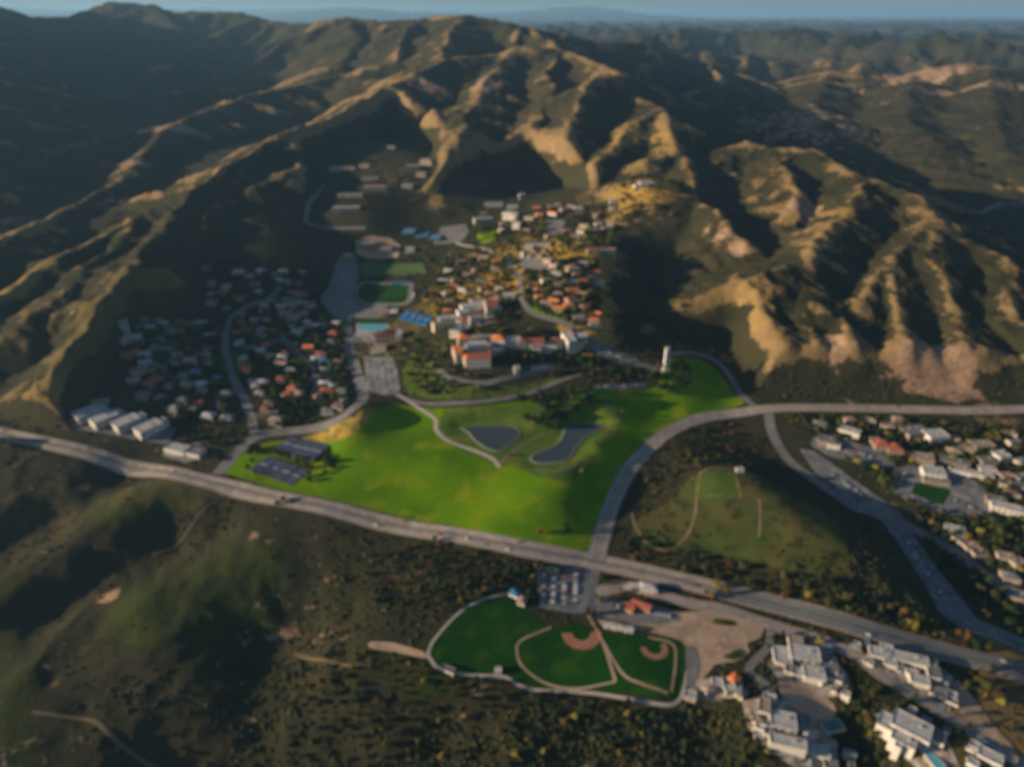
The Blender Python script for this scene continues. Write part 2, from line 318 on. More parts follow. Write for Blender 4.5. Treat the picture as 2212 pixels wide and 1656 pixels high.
rim_m = mat('pond_margin', (.22,.22,.19), (.14,.15,.11), .3, .9)
dirt = mat('bare_earth', (.42,.30,.22), (.28,.19,.13), .05, .95, c3=(.45,.34,.25), s3=.12)
clay = mat('infield_clay', (.34,.15,.09), (.27,.12,.075), .15, .95)
lawn_m = mat('lawn_grass', (.135,.255,.001), (.06,.15,.001), .014, .95, c3=(.19,.24,.008), s3=.035, detail=9, spec=.0, lo=.3, hi=.7)
meadow = mat('rough_grass', (.05,.075,.014), (.095,.08,.026), .022, .95, c3=(.028,.038,.012), s3=.06, spec=.1)
turf = mat('sports_turf', (.006,.055,.002), (.004,.036,.002), .02, .95, c3=(.022,.068,.003), s3=.05, spec=.1)
turf_pale = mat('practice_field_grass', (.075,.13,.045), (.06,.10,.04), .05, .95, spec=.1)
court_blue = mat('court_blue', (.035,.07,.17), (.03,.055,.14), .3, .8)
court_red = mat('court_surround', (.06,.06,.10), (.075,.055,.075), .3, .8)
bright_blue = mat('bright_blue_court', (.015,.19,.46), (.012,.15,.40), .2, .75)
gold = mat('dry_hillside_grass', (.42,.28,.06), (.20,.16,.035), .05, .95, c3=(.07,.085,.02), s3=.11, spec=.1)
def water_mat(name, c, r=.08):
    m = bpy.data.materials.new(name); m.use_nodes = True; nt = m.node_tree; b = nt.nodes['Principled BSDF']
    b.inputs['Base Color'].default_value = (*c, 1); b.inputs['Roughness'].default_value = r; b.inputs['Specular IOR Level'].default_value = .5
    g = nd(nt, 'ShaderNodeNewGeometry'); bp = nd(nt, 'ShaderNodeBump'); bp.inputs['Distance'].default_value = .05; bp.inputs['Strength'].default_value = .5
    nt.links.new(noise_n(nt, g.outputs['Position'], .9, 3), bp.inputs['Height']); nt.links.new(bp.outputs[0], b.inputs['Normal']); return m
pond_m = water_mat('pond_water', (.045,.06,.065)); pool_m = water_mat('pool_water', (.10,.42,.50))

# terrain masks, one value per ground vertex
def blur(a, k):
    c = np.cumsum(np.pad(a, ((k + 1, k), (0, 0)), 'edge'), 0); a = (c[2 * k + 1:] - c[:-2 * k - 1]) / (2 * k + 1)
    c = np.cumsum(np.pad(a, ((0, 0), (k + 1, k)), 'edge'), 1); return (c[:, 2 * k + 1:] - c[:, :-2 * k - 1]) / (2 * k + 1)
conv = (GZ - blur(GZ, 6)) / (1 + RRR * .0022); conv2 = (GZ - blur(GZ, 18)) / (1 + RRR * .007)
veg_shade = .535 - conv * .17 - conv2 * .07 + .30 * fbm(GX / 210, GY / 210, 4, 80) + .12 * fbm(GX / 35, GY / 35, 2, 81)
green = .12 + .25 * fbm(GX / 400, GY / 400, 3, 82) + .45 * sstep(1700, 700, GY) * (GX < 350)
bare = .18 * fbm(GX / 130, GY / 130, 3, 83) + .05 + .035 * np.clip(conv, -2, 6)
PAINT = [ (250,1400,170,110,'v',.02),(250,1400,170,110,'g',.8),(480,1300,90,80,'v',-.2),(500,1450,70,50,'g',.4),(1750,430,130,150,'v',-.12),(1700,620,100,90,'v',-.1),(1950,640,120,90,'v',-.08),(1700,450,120,150,'y',.15),(1680,640,90,80,'y',.2),(700,1250,100,50,'g',.4),(850,1480,90,50,'v',-.15),(850,1480,90,50,'g',.5),
 # u, v, radius across, radius deep, mask, amount
 (300,1300,120,60,'g',.9),(420,1240,110,30,'g',.8),(330,1380,90,40,'g',.7),(200,1400,110,40,'g',.5),(500,1290,60,30,'g',.8),(350,1060,70,30,'v',-.5),(260,1110,60,30,'v',-.4),(240,1290,12,9,'b',.5),
 (560,1150,16,18,'b',.35),(300,1300,130,60,'v',-.35),(60,1180,60,40,'v',.4),(350,1150,90,30,'v',.4),(620,1450,30,60,'v',.4),(1100,1580,180,30,'v',.4),
 (1000,1280,90,50,'v',.3),(850,1300,70,60,'v',.25),(1560,1100,80,50,'g',.6),(1600,1150,90,50,'v',-.2),(1500,1180,40,40,'g',.4),(1620,1000,40,30,'v',.4),(1900,1250,60,60,'v',.4),(1800,1250,60,30,'v',.35),
 (1170,530,110,80,'y',.85),(1080,610,110,90,'y',.85),(1250,640,80,100,'y',.9),(1080,600,140,120,'g',.5),(1230,620,100,120,'g',.45),(1100,700,60,30,'g',.6),(1230,560,80,70,'y',.9),(990,630,80,60,'y',1.),(1260,700,50,40,'y',.8),(1380,400,70,60,'y',.8),(1300,470,90,60,'y',.7),(900,740,50,40,'g',.6),(900,800,50,30,'g',.9),(1100,820,90,20,'g',.7),
 (1440,400,60,60,'y',1.),(1560,500,30,40,'b',.45),(1600,535,20,25,'b',.5),(1740,445,35,35,'b',1.1),(2050,820,35,30,'b',1.),(2000,800,40,25,'b',.8),(1990,770,20,20,'b',.6),(1800,740,15,20,'b',.9),
 (1700,640,60,60,'y',.1),(1850,450,120,100,'y',.15),(1640,300,80,60,'y',.3),(1390,330,100,160,'y',.5),(940,430,20,30,'y',.9),(370,270,90,60,'b',.6),(300,350,60,60,'b',.4),(250,440,40,50,'b',.4),
 (1050,185,40,50,'b',.9),(930,180,60,60,'b',.5),(2000,165,300,100,'b',.5),(2100,190,300,60,'b',.6),(150,530,120,80,'y',.6),(50,610,100,80,'y',.4),(1750,280,220,200,'b',.3),(1700,250,160,200,'b',.3),
 (1500,220,140,100,'g',.8),(1440,640,60,60,'v',.4),(1360,640,50,60,'v',.3),(1480,560,60,60,'v',.4),(580,480,200,150,'v',.35),(600,560,150,80,'v',.4),(430,620,120,60,'v',.4),(230,930,40,15,'g',.6),(200,890,60,20,'y',.7),(600,780,30,60,'g',.6),(620,850,30,40,'g',.6)]
yel = np.zeros_like(veg_shade)
for u, v, ra, rd, k, am in PAINT:
    px_, py_, _ = W(u, v); g = am * np.exp(-(((GX - px_) / ra) ** 2 + ((GY - py_) / rd) ** 2))
    if k == 'g': green += g
    elif k == 'v': veg_shade += g
    elif k == 'b': bare += g
    else: yel += g
veg_shade -= .4 * yel; green *= 1 - .6 * sstep(1000, 1500, GY); bare *= .6; veg_shade += .6 * sstep(3600, 6000, GY) + .09 * sstep(1200, 1700, GY) * sstep(-150, -500, GX); veg_shade += .38 * sstep(1750, 2100, GY) * sstep(350, 600, GX - .12 * GY) * sstep(3350, 3000, GY); green += .35 * sstep(700, 600, GY) * (GX < 250); bare *= 1 - sstep(3600, 6000, GY); veg_shade += .14 * sstep(2600, 3600, GY) * (GX < 900)  # extra scrub on the upper slopes also puts shade into their colour
veg_shade = np.maximum(veg_shade, .72 * sstep(3800, 6000, GY))
tm = bpy.data.materials.new('hill_ground'); tm.use_nodes = True; nt = tm.node_tree; B = nt.nodes['Principled BSDF']
B.inputs['Roughness'].default_value = 1; B.inputs['Specular IOR Level'].default_value = .1
att = nd(nt, 'ShaderNodeAttribute', attribute_name='masks'); sp = nd(nt, 'ShaderNodeSeparateColor'); nt.links.new(att.outputs['Color'], sp.inputs[0])
gpos = nd(nt, 'ShaderNodeNewGeometry').outputs['Position']
def addn(a, b, k):
    n = nd(nt, 'ShaderNodeMath', operation='MULTIPLY_ADD'); nt.links.new(b, n.inputs[0]); n.inputs[1].default_value = k
    nt.links.new(a, n.inputs[2]) if not isinstance(a, float) else setattr(n.inputs[2], 'default_value', a); return n.outputs[0]
n1 = noise_n(nt, gpos, .035, 9, .68, .4); n2 = noise_n(nt, gpos, .16, 6, .7); n3 = noise_n(nt, gpos, .007, 6, .6, .5)
grass = mix(nt, ramp(nt, n1, [(.3, 0.), (.7, 1.)]), (.26,.175,.088), (.15,.105,.045))
gr = mix(nt, ramp(nt, n2, [(.35, 0.), (.65, 1.)]), (.024,.046,.008), (.044,.042,.013))
grass = mix(nt, sp.outputs[1], grass, gr)
grass = mix(nt, att.outputs['Alpha'], grass, mix(nt, ramp(nt, n2, [(.4, 0.), (.6, 1.)]), (.50,.31,.06), (.26,.17,.035)))
scr = mix(nt, ramp(nt, n3, [(.35, 0.), (.65, 1.)]), (.048,.042,.021), (.026,.029,.014))
vf = ramp(nt, addn(addn(sp.outputs[0], n2, .9), n1, .5), [(.99, 0.), (1.22, 1.)])   # speckled edge between grass and scrub
vfs = nd(nt, 'ShaderNodeMath', operation='MULTIPLY_ADD'); 
col = mix(nt, vf, grass, scr)
rock = mix(nt, ramp(nt, n2, [(.4, 0.), (.6, 1.)]), (.38,.25,.165), (.22,.145,.095))
col = mix(nt, ramp(nt, addn(sp.outputs[2], n1, .9), [(.88, 0.), (1.0, 1.)]), col, rock) if False else mix(nt, ramp(nt, addn(addn(sp.outputs[2], n1, 1.), n2, .5), [(.95, 0.), (1.25, 1.)]), col, rock)
nt.links.new(col, B.inputs['Base Color'])
bp = nd(nt, 'ShaderNodeBump'); bp.inputs['Distance'].default_value = 2.2; bp.inputs['Strength'].default_value = .8
nt.links.new(addn(n1, n2, .5), bp.inputs['Height']); nt.links.new(bp.outputs[0], B.inputs['Normal'])

idx = np.arange(NR * NA).reshape(NR, NA)
Fq = np.stack([idx[:-1, :-1], idx[1:, :-1], idx[1:, 1:], idx[:-1, 1:]], -1).reshape(-1, 4)
Fq = Fq[:, ::-1]
me = mesh_np('terrain', np.stack([GX, GY, GZ], -1).reshape(-1, 3), Fq, tm, True)
ca = me.color_attributes.new('masks', 'FLOAT_COLOR', 'POINT')
ca.data.foreach_set('color', np.clip(np.stack([veg_shade, green, bare, yel], -1), 0, 1).astype(np.float32).ravel())
link('terrain', me, kind='structure')

# ------------------------------------------------------------------ sheets and ribbons laid on the ground
def spline(pts, step=5.0):
    P = [np.array(p[:2], float) for p in pts]; P = [2 * P[0] - P[1]] + P + [2 * P[-1] - P[-2]]; out = []
    for i in range(1, len(P) - 2):
        n = max(2, int(np.hypot(*(P[i + 1] - P[i])) / step))
        for k in range(n):
            t = k / n; a, b, c, d = P[i - 1], P[i], P[i + 1], P[i + 2]
            out.append(.5 * ((2 * b) + (c - a) * t + (2 * a - 5 * b + 4 * c - d) * t * t + (3 * b - a - 3 * c + d) * t ** 3))
    out.append(P[-2]); return np.array(out)
def ribbon(name, line, width, m, off=.4, lat=0.0, kind='structure', parent=None, dash=0):
    T = np.gradient(line, axis=0); T /= np.hypot(T[:, 0], T[:, 1])[:, None] + 1e-9; N = np.stack([-T[:, 1], T[:, 0]], -1)
    if isinstance(width, (int, float)): width = np.full(len(line), width)
    k = 5 if width.max() > 2 else 2; V = []
    for j in range(k):
        f = j / (k - 1) - .5; p = line + N * (lat + width * f)[:, None] if not np.isscalar(lat) else line + N * (lat + width * f)[:, None]
        V.append(np.column_stack([p, hz(p[:, 0], p[:, 1]) + off]))
    V = np.stack(V, 1); n = len(line); ii = np.arange(n * k).reshape(n, k)
    F = np.stack([ii[:-1, :-1], ii[1:, :-1], ii[1:, 1:], ii[:-1, 1:]], -1)
    if dash: F = F[(np.arange(n - 1) % dash) < max(1, dash // 3)]
    F = F.reshape(-1, 4)[:, ::-1]
    o = link(name, mesh_np(name, V.reshape(-1, 3), F, m, True), parent)
    if not parent and kind: o['kind'] = kind
    return o
def sheet(name, uv, m, off=.3, s=5.0, kind='structure', world=False, parent=None, level=None, smooth_line=True):
    P = [W(u, v)[:2] for u, v in uv] if not world else uv
    if smooth_line:
        c = spline(list(P) + [P[0]], 6.0)[:-1]; c = c[:: max(1, len(c) // 160)]
        # closed Catmull-Rom: ends share their tangent closely enough
        P = [tuple(p) for p in c]
    A = np.array(P); x0, y0 = A.min(0) - s; x1, y1 = A.max(0) + s
    nx = int((x1 - x0) / s) + 2; ny = int((y1 - y0) / s) + 2
    X, Y = np.meshgrid(x0 + np.arange(nx) * s, y0 + np.arange(ny) * s)
    sd = poly_sd(X, Y, P); cs = poly_sd(X[:-1, :-1] + s / 2, Y[:-1, :-1] + s / 2, P); keep = cs < 0
    bd = np.zeros(X.shape, bool); bi = np.zeros(X.shape, bool)
    for di in (0, 1):
        for dj in (0, 1):
            bi[di:ny - 1 + di, dj:nx - 1 + dj] |= keep; bd[di:ny - 1 + di, dj:nx - 1 + dj] |= ~keep
    bd |= False; edge = bi & bd
    for _ in range(3):                                # pull the edge of the grid onto the outline
        e = .5; gx = (poly_sd(X[edge] + e, Y[edge], P) - poly_sd(X[edge] - e, Y[edge], P)) / (2 * e)
        gy = (poly_sd(X[edge], Y[edge] + e, P) - poly_sd(X[edge], Y[edge] - e, P)) / (2 * e); d = poly_sd(X[edge], Y[edge], P)
        X[edge] -= gx * d; Y[edge] -= gy * d
    Z = hz(X, Y) + off if level is None else np.full(X.shape, level)
    ii = np.arange(nx * ny).reshape(ny, nx); F = np.stack([ii[:-1, :-1], ii[:-1, 1:], ii[1:, 1:], ii[1:, :-1]], -1)[keep]
    used = np.unique(F); rm = np.full(nx * ny, -1); rm[used] = np.arange(len(used))
    V = np.stack([X, Y, Z], -1).reshape(-1, 3)[used]; F = rm[F]
    o = link(name, mesh_np(name, V, F, m, True), parent)
    if not parent and kind: o['kind'] = kind
    o['_'] = 0; del o['_']; return o, A
ROADS = []                                            # (world line, half width), used to keep trees off
def road(name, width, uv, m=None, marks=False, off=.45, sh=0):
    ln = spline([W(u, v) for u, v in uv]); ROADS.append((ln, width / 2))
    if sh: ribbon('road_verge', ln, width + 2 * sh, shoulder, off - .12)
    o = ribbon(name, ln, width, m or asphalt, off)
    if marks:
        ribbon('centre_line', ln, .7, paint_y, off + .12, 0., parent=o)
        for L in (-width / 2 + 2, width / 2 - 2): ribbon('edge_line', ln, .5, paint_w, off + .12, L, parent=o)
        for L in (-width / 4, width / 4): ribbon('lane_line', ln, .4, paint_w, off + .12, L, parent=o, dash=3)
    return o
LAWN = [(474,1020),(520,985),(568,958),(640,948),(700,934),(760,908),(798,882),(850,872),(900,880),(1000,880),(1130,866),(1240,842),(1330,842),(1410,838),(1432,800),(1440,775),(1480,768),(1530,785),(1560,812),(1585,848),(1606,872),(1530,892),(1450,922),(1385,970),(1335,1040),(1308,1100),(1285,1165),(1268,1188),(1130,1166),(960,1132),(780,1094),(600,1056)]
sheet('lawn', LAWN, lawn_m, .30, 6)
sheet('dry_bank', [(640,948),(700,930),(760,900),(798,878),(812,884),(800,905),(775,928),(740,948),(700,955)], gold, .42, 4)
sheet('shore_grass', [(950,900),(990,880),(1100,878),(1200,868),(1290,862),(1350,880),(1345,905),(1325,945),(1290,975),(1262,1010),(1228,1040),(1160,1030),(1100,1000),(1060,1000),(990,970),(955,940)], mat('shore_grass', (.055,.12,.012), (.09,.14,.015), .04, .95, c3=(.14,.14,.03), s3=.06, spec=.1), .42, 5)
sheet('campus_slope_grass', [(868,800),(900,760),(960,800),(1010,830),(1100,835),(1200,815),(1210,828),(1120,852),(1000,862),(930,862),(880,850)], mat('campus_grass', (.06,.11,.012), (.10,.11,.02), .05, .95, c3=(.035,.05,.014), s3=.08, spec=.1), .3, 5)
for nm, uv in (('upper_campus_lawn', [(1028,505),(1070,498),(1075,515),(1040,528)]), ('small_lawn', [(1150,650),(1210,660),(1222,692),(1170,688),(1140,662)])): sheet(nm, uv, lawn_m, .35, 4)
sheet('east_plateau_grass', [(1500,1020),(1590,1015),(1680,1050),(1780,1110),(1830,1180),(1820,1240),(1700,1230),(1560,1200),(1440,1200),(1370,1170),(1380,1120),(1450,1080)], meadow, .35, 6)
sheet('garden_plot', [(1512,1022),(1585,1022),(1592,1072),(1502,1072)], mat('garden_green', (.055,.11,.014), (.08,.10,.02), .06, .95, spec=.1), .6, 4)
# roads
HWY = [(-900,790),(-500,840),(-160,902),(-80,922),(0,938),(120,962),(230,992),(340,1018),(450,1040),(600,1076),(780,1116),(960,1152),(1130,1184),(1290,1214),(1420,1242),(1560,1276),(1700,1312),(1860,1356),(2000,1396),(2212,1455),(2350,1495),(2500,1540),(2900,1665),(3500,1850)]
hw_o = road('coast_highway', 19, HWY, asphalt_pale, True, .55, 2)
ribbon('median_strip', spline([W(u, v) for u, v in HWY]), 1.5, meadow, .85, parent=hw_o)
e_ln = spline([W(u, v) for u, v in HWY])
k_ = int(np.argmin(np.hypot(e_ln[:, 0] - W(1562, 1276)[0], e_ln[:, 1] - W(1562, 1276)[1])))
ribbon('eastern_lanes', e_ln[k_:], 7.4, mat('cool_asphalt', (.15,.165,.18), (.12,.132,.148), .04, .85), .72, -5.1, parent=hw_o)  # darker, cooler grey lanes over the eastern part of the highway
ribbon('eastern_lanes', e_ln[k_:], 7.4, MATS['cool_asphalt'], .72, 5.1, parent=hw_o)
road('canyon_road', 16, [(1288,1206),(1300,1160),(1318,1100),(1345,1040),(1390,980),(1450,930),(1530,900),(1630,886),(1720,881),(1850,882),(2000,885),(2120,887),(2212,884),(2350,880),(2700,872),(3200,850)], asphalt_pale, True, .75, 1.5)
road('park_entrance_road', 14, [(1286,1218),(1276,1260),(1268,1312)], asphalt)
road('campus_road', 10, [(1636,884),(1600,850),(1568,800),(1530,772),(1480,762),(1440,768)], asphalt)
road('lagoon_road', 13, [(1660,886),(1667,930),(1700,990),(1768,1042),(1836,1090),(1900,1112),(1960,1135),(2045,1180),(2110,1228),(2212,1300),(2300,1350),(2600,1470)], asphalt)
road('town_entrance_road', 16, [(470,1024),(500,990),(552,945),(615,932),(684,924),(745,897),(780,868),(781,839),(769,800),(755,754),(748,700),(735,650),(735,600),(748,560)], asphalt, off=.5)
road('curved_street', 12, [(554,945),(533,873),(506,822),(489,770),(486,726),(496,692),(523,668),(560,652),(588,640),(609,612),(590,588)], asphalt)
road('hillside_street', 11, [(602,719),(633,753),(667,787),(684,815),(681,848)], asphalt)
road('side_street', 8, [(642,757),(662,738),(681,719)], asphalt)
road('west_close', 9, [(335,781),(350,797),(366,814),(400,822)], asphalt); road('west_close', 8, [(352,796),(368,780),(392,758)], asphalt)
road('campus_loop_road', 7, [(852,852),(905,870),(970,872),(1042,867),(1128,853),(1196,828),(1260,806)], asphalt, off=.5)
road('lower_terrace_road', 9, [(946,800),(974,819),(1042,828),(1111,812),(1190,800)], asphalt, off=.5)
road('plateau_track', 2.5, [(1592,1012),(1520,1016),(1506,1060),(1502,1105),(1488,1150),(1455,1185)], track2, off=.6); road('plateau_track', 2.2, [(1586,1016),(1594,1045),(1600,1075)], track2, off=.6); road('plateau_track', 1.9, [(1504,1072),(1560,1070),(1600,1074)], track2, off=.6); road('plateau_track', 2.5, [(1365,1110),(1374,1140),(1400,1175),(1445,1192),(1500,1197)], track2, off=.6)
road('plateau_track', 1.9, [(1640,1078),(1642,1115),(1640,1160)], track2, off=.6)
road('upper_campus_road', 9, [(1118,536),(1098,554),(1102,578),(1124,604),(1124,638),(1148,675),(1213,696),(1246,716),(1290,745),(1350,775),(1420,800)], asphalt)
road('curved_terrace_path', 6, [(984,524),(1005,531),(1040,536),(1072,548)], concrete)
road('ridge_campus_road', 9, [(700,400),(664,455),(662,478),(700,492),(790,493)], asphalt)
road('service_road', 9, [(1288,1278),(1330,1270),(1367,1268),(1486,1302),(1563,1316),(1665,1350),(1768,1381),(1853,1418),(1900,1455),(1990,1510),(2076,1562),(2140,1606),(2230,1670)], asphalt_pale, off=.5, sh=2.5)
road('bluff_track', 3.5, [(70,1538),(130,1546),(200,1556),(240,1590),(290,1630),(340,1665)], track, off=.5); road('bluff_track', 3, [(636,1412),(680,1424),(740,1436),(800,1440)], track, off=.5); road('bluff_track', 2.5, [(330,1200),(390,1170),(430,1110),(470,1080)], track, off=.5)
road('villa_drive', 7, [(1665,1357),(1658,1398),(1617,1446),(1655,1476),(1675,1511)], asphalt)
road('park_path', 2.6, [(926,1418),(933,1388),(1001,1316),(1076,1285),(1110,1282)], concrete)
road('park_path', 3, [(926,1418),(953,1446),(1042,1459),(1090,1462),(1145,1488),(1281,1497),(1418,1520),(1462,1517),(1476,1490),(1484,1450)], concrete)
road('pond_path', 3.5, [(1080,1012),(1092,988),(1130,962),(1158,945),(1172,938)], track2, off=.65); road('pond_path', 3, [(1150,1012),(1190,1018),(1228,1012),(1250,1000)], track2, off=.65)
road('pond_path', 5, [(858,852),(905,882),(940,906),(942,928),(967,952),(1025,974),(1065,992),(1078,1010)], concrete, off=.65)
road('far_valley_road', 14, [(2110,458),(2150,446),(2212,438),(2260,436)], asphalt)
# dirt and pads
PADS = []
def pad(name, uv, m, off=.38, s=5., keepoff=True, **k):
    o, A = sheet(name, uv, m, off, s, **k); 
    if keepoff: PADS.append([tuple(p) for p in A])
    return o
pad('bluff_trail', [(796,1386),(850,1388),(924,1412),(922,1422),(850,1408),(800,1400)], dirt, .4, 3)
pad('park_lawn', [(925,1412),(945,1375),(1000,1322),(1085,1290),(1185,1352),(1250,1345),(1290,1365),(1440,1375),(1490,1400),(1492,1450),(1472,1500),(1440,1512),(1290,1490),(1150,1482),(1090,1455),(950,1448)], turf, .35, 5)
for nm, w, uv in (('field_edge_path', 2.5, [(1271,1330),(1299,1381),(1329,1470)]), ('field_edge_path', 2.5, [(1299,1381),(1343,1453),(1384,1476),(1442,1497)]), ('outfield_track', 2, [(1190,1355),(1124,1384),(1117,1408),(1128,1439),(1179,1476),(1247,1487),(1330,1472)]), ('outfield_track', 2, [(1400,1376),(1452,1391),(1459,1429),(1450,1495)])):
    ribbon(nm, spline([W(*p) for p in uv], 4), w, dirt, .62)
def infield(cu, cv, R0, R1, a0, a1):
    cx, cy, _ = W(cu, cv); pts = [(cx + R1 * math.cos(a), cy + R1 * math.sin(a)) for a in np.linspace(a0, a1, 26)]
    pts += [(cx + R0 * math.cos(a), cy + R0 * math.sin(a)) for a in np.linspace(a1, a0, 20)]
    sheet('infield', pts, clay, .6, 1.6, world=True, smooth_line=False)
    ba = (a0 + a1) / 2 + .1
    for k in range(4): 
        a = ba + (k - 1.5) * .5
        q = link('base', box_me('base', 1, 1, .15, paint_w)); q.location = (cx + (R0 + 1) * math.cos(a), cy + (R0 + 1) * math.sin(a), float(hz(cx, cy)) + .75)
        q['label'] = 'white base plate on the clay arc of the %s baseball field' % ('larger middle' if R1 > 14 else 'smaller eastern'); q['category'] = 'base plate'; q['group'] = 'bases of the ' + ('middle' if R1 > 14 else 'eastern') + ' baseball field'
def box_vf(w, d, h, x=0, y=0, z=0):
    V = [(x + sx * w / 2, y + sy * d / 2, z + sz * h) for sz in (0, 1) for sx, sy in ((-1, -1), (1, -1), (1, 1), (-1, 1))]
    return V, [(3, 2, 1, 0), (4, 5, 6, 7), (0, 1, 5, 4), (1, 2, 6, 5), (2, 3, 7, 6), (3, 0, 4, 7)]
def py_me(name, V, F, m=None):
    me = bpy.data.meshes.new(name); me.from_pydata([tuple(map(float, v)) for v in V], [], F); me.update()
    if m: me.materials.append(m)
    return me
def join_vf(parts):
    V, F = [], []
    for v, f in parts: F += [tuple(i + len(V) for i in t) for t in f]; V += list(v)
    return V, F
def box_me(name, w, d, h, m=None, z=0): return py_me(name, *box_vf(w, d, h, 0, 0, z), m)
infield(1258, 1368, 7.5, 17, R(165), R(375) ) if False else infield(1256, 1368, 8, 17.5, R(178), R(368))
infield(1413, 1400, 6.5, 12, R(172), R(392))

def empty(name, loc, rz=0, **kw):
    o = bpy.data.objects.new(name, None); SC.collection.objects.link(o); o.location = loc; o.rotation_euler = (0, 0, rz); o.empty_display_size = 2
    for k, v in kw.items(): o[k] = v
    return o
paving = mat('plaza_paving', (.30,.26,.23), (.20,.17,.15), .08, .9, c3=(.08,.09,.035), s3=.10, lo=.4, hi=.6)
# ---- paved lots, courts, pads
pad('campus_west_lot', [(726,568),(742,545),(768,552),(775,593),(769,622),(762,638),(772,657),(762,683),(750,702),(737,702),(692,651),(692,641),(713,614)], asphalt, .4, 6, smooth_line=False)
pad('stadium_lot', [(766,657),(835,660),(842,676),(830,688),(766,686)], asphalt, .42, 4, smooth_line=False)
pad('campus_lower_lot', [(786,771),(847,771),(858,800),(866,843),(837,856),(793,845)], asphalt_lot, .45, 5, smooth_line=False)
pad('arrow_shaped_lot', [(1177,476),(1223,476),(1208,505),(1196,514),(1186,505)], asphalt_lot, .45, 4, smooth_line=False)
pad('slope_lot', [(1268,736),(1300,742),(1345,762),(1392,786),(1380,795),(1330,785),(1275,755)], asphalt_lot, .45, 4, smooth_line=False)
pad('slope_lot', [(1282,834),(1330,830),(1392,826),(1395,835),(1330,842),(1284,842)], asphalt_lot, .5, 4, smooth_line=False)
pad('terrace_lot', [(1140,790),(1195,782),(1200,794),(1150,804)], asphalt_lot, .5, 4, smooth_line=False)
pad('upper_lot', [(953,490),(1006,484),(1012,500),(1000,520),(960,527),(935,528)], asphalt, .45, 5, smooth_line=False)
pad('building_yard', [(768,520),(800,508),(845,515),(864,530),(860,556),(800,560),(770,548)], dirt, .42, 5, smooth_line=False)
pad('loop_turnaround', [(1118,556),(1150,556),(1182,572),(1190,590),(1160,592),(1125,580)], asphalt, .5, 4)
pad('plaza', [(990,735),(1000,726),(1060,722),(1120,732),(1180,738),(1220,734),(1258,740),(1258,750),(1200,756),(1100,758),(1050,772),(1000,778)], paving, .4, 4, smooth_line=False)
pad('plaza', [(950,702),(1000,680),(1060,662),(1076,672),(1066,696),(1010,712),(955,713)], paving, .4, 4, smooth_line=False)
pad('sports_turf', [(772,640),(777,621),(795,613),(876,617),(881,627),(874,652),(833,655),(785,651)], turf, .75, 4)
pad('running_track', [(766,642),(771,619),(792,608),(884,611),(892,626),(884,656),(833,661),(780,656)], asphalt, .55, 4)
pad('practice_field', [(769,570),(800,564),(913,568),(923,592),(850,595),(785,594)], turf_pale, .45, 5, smooth_line=False)
pad('grass_strip', [(769,690),(825,686),(828,696),(772,699)], turf, .45, 4, smooth_line=False)
pad('park_lot', [(1158,1228),(1200,1222),(1292,1234),(1282,1322),(1240,1325),(1165,1312)], asphalt_lot, .5, 5, smooth_line=False)
pad('park_lot', [(1285,1290),(1380,1300),(1470,1322),(1470,1340),(1420,1350),(1340,1340),(1288,1330)], asphalt, .42, 5, smooth_line=False)
pad('gravel_yard', [(1290,1338),(1380,1346),(1420,1338),(1470,1322),(1530,1318),(1600,1334),(1652,1350),(1644,1376),(1612,1390),(1620,1408),(1592,1428),(1545,1434),(1530,1452),(1508,1480),(1490,1474),(1494,1410),(1470,1382),(1400,1364),(1300,1352)], dirt, .40, 4, smooth_line=False)
pad('weedy_patch', [(1545,1334),(1590,1342),(1585,1352),(1540,1346)], meadow, .55, 3, keepoff=False)
pad('weedy_patch', [(1560,1418),(1600,1400),(1612,1412),(1585,1426)], meadow, .55, 3, keepoff=False)
pad('tarmac_apron', [(1480,1400),(1500,1396),(1512,1440),(1500,1476),(1484,1480)], asphalt, .58, 3, keepoff=False)
pad('lagoon_lot', [(1727,969),(1760,975),(1836,1030),(1900,1075),(1940,1100),(1980,1165),(2060,1270),(2110,1335),(2230,1385),(2240,1420),(2110,1372),(2030,1325),(2000,1265),(1940,1170),(1900,1120),(1820,1070),(1760,1020)], asphalt_lot, .40, 6, smooth_line=False)
pad('shopping_lot', [(1757,945),(1800,940),(1900,975),(1940,1010),(1890,1010),(1790,985),(1750,960)], asphalt_lot, .42, 5, smooth_line=False)
pad('civic_lot', [(1930,1010),(1990,1000),(2080,1020),(2130,1060),(2150,1110),(2100,1120),(2020,1105),(1960,1080),(1925,1060)], asphalt_lot, .40, 5, smooth_line=False)
pad('small_sports_field', [(1976,1040),(2055,1058),(2036,1092),(1968,1066)], turf, .7, 4, smooth_line=False)
pad('west_lot', [(150,905),(200,880),(380,925),(365,960),(280,948),(160,925)], asphalt, .40, 5, smooth_line=False)
pad('roadside_lot', [(360,965),(430,955),(450,985),(400,1000),(350,985)], asphalt, .42, 4, smooth_line=False)
pad('dirt_wedge', [(2058,1455),(2085,1485),(2150,1570),(2212,1640),(2250,1700),(2190,1650),(2120,1585),(2062,1530)], dirt, .45, 4, smooth_line=False)
pad('tan_terrace', [(1680,1470),(1740,1480),(1800,1520),(1800,1552),(1740,1545),(1690,1510)], dirt, .45, 4)
pad('villa_yard', [(1655,1430),(1716,1385),(1785,1388),(1835,1466),(1822,1500),(1768,1508),(1690,1480)], yard, .42, 4, smooth_line=False)
pad('villa_yard', [(1870,1408),(1940,1404),(2014,1426),(2058,1462),(2058,1532),(2007,1518),(1950,1486)], yard, .42, 4, smooth_line=False)
pad('villa_yard', [(1603,1510),(1690,1512),(1770,1545),(1808,1608),(1815,1662),(1720,1662),(1655,1616),(1612,1568)], yard, .42, 4, smooth_line=False)
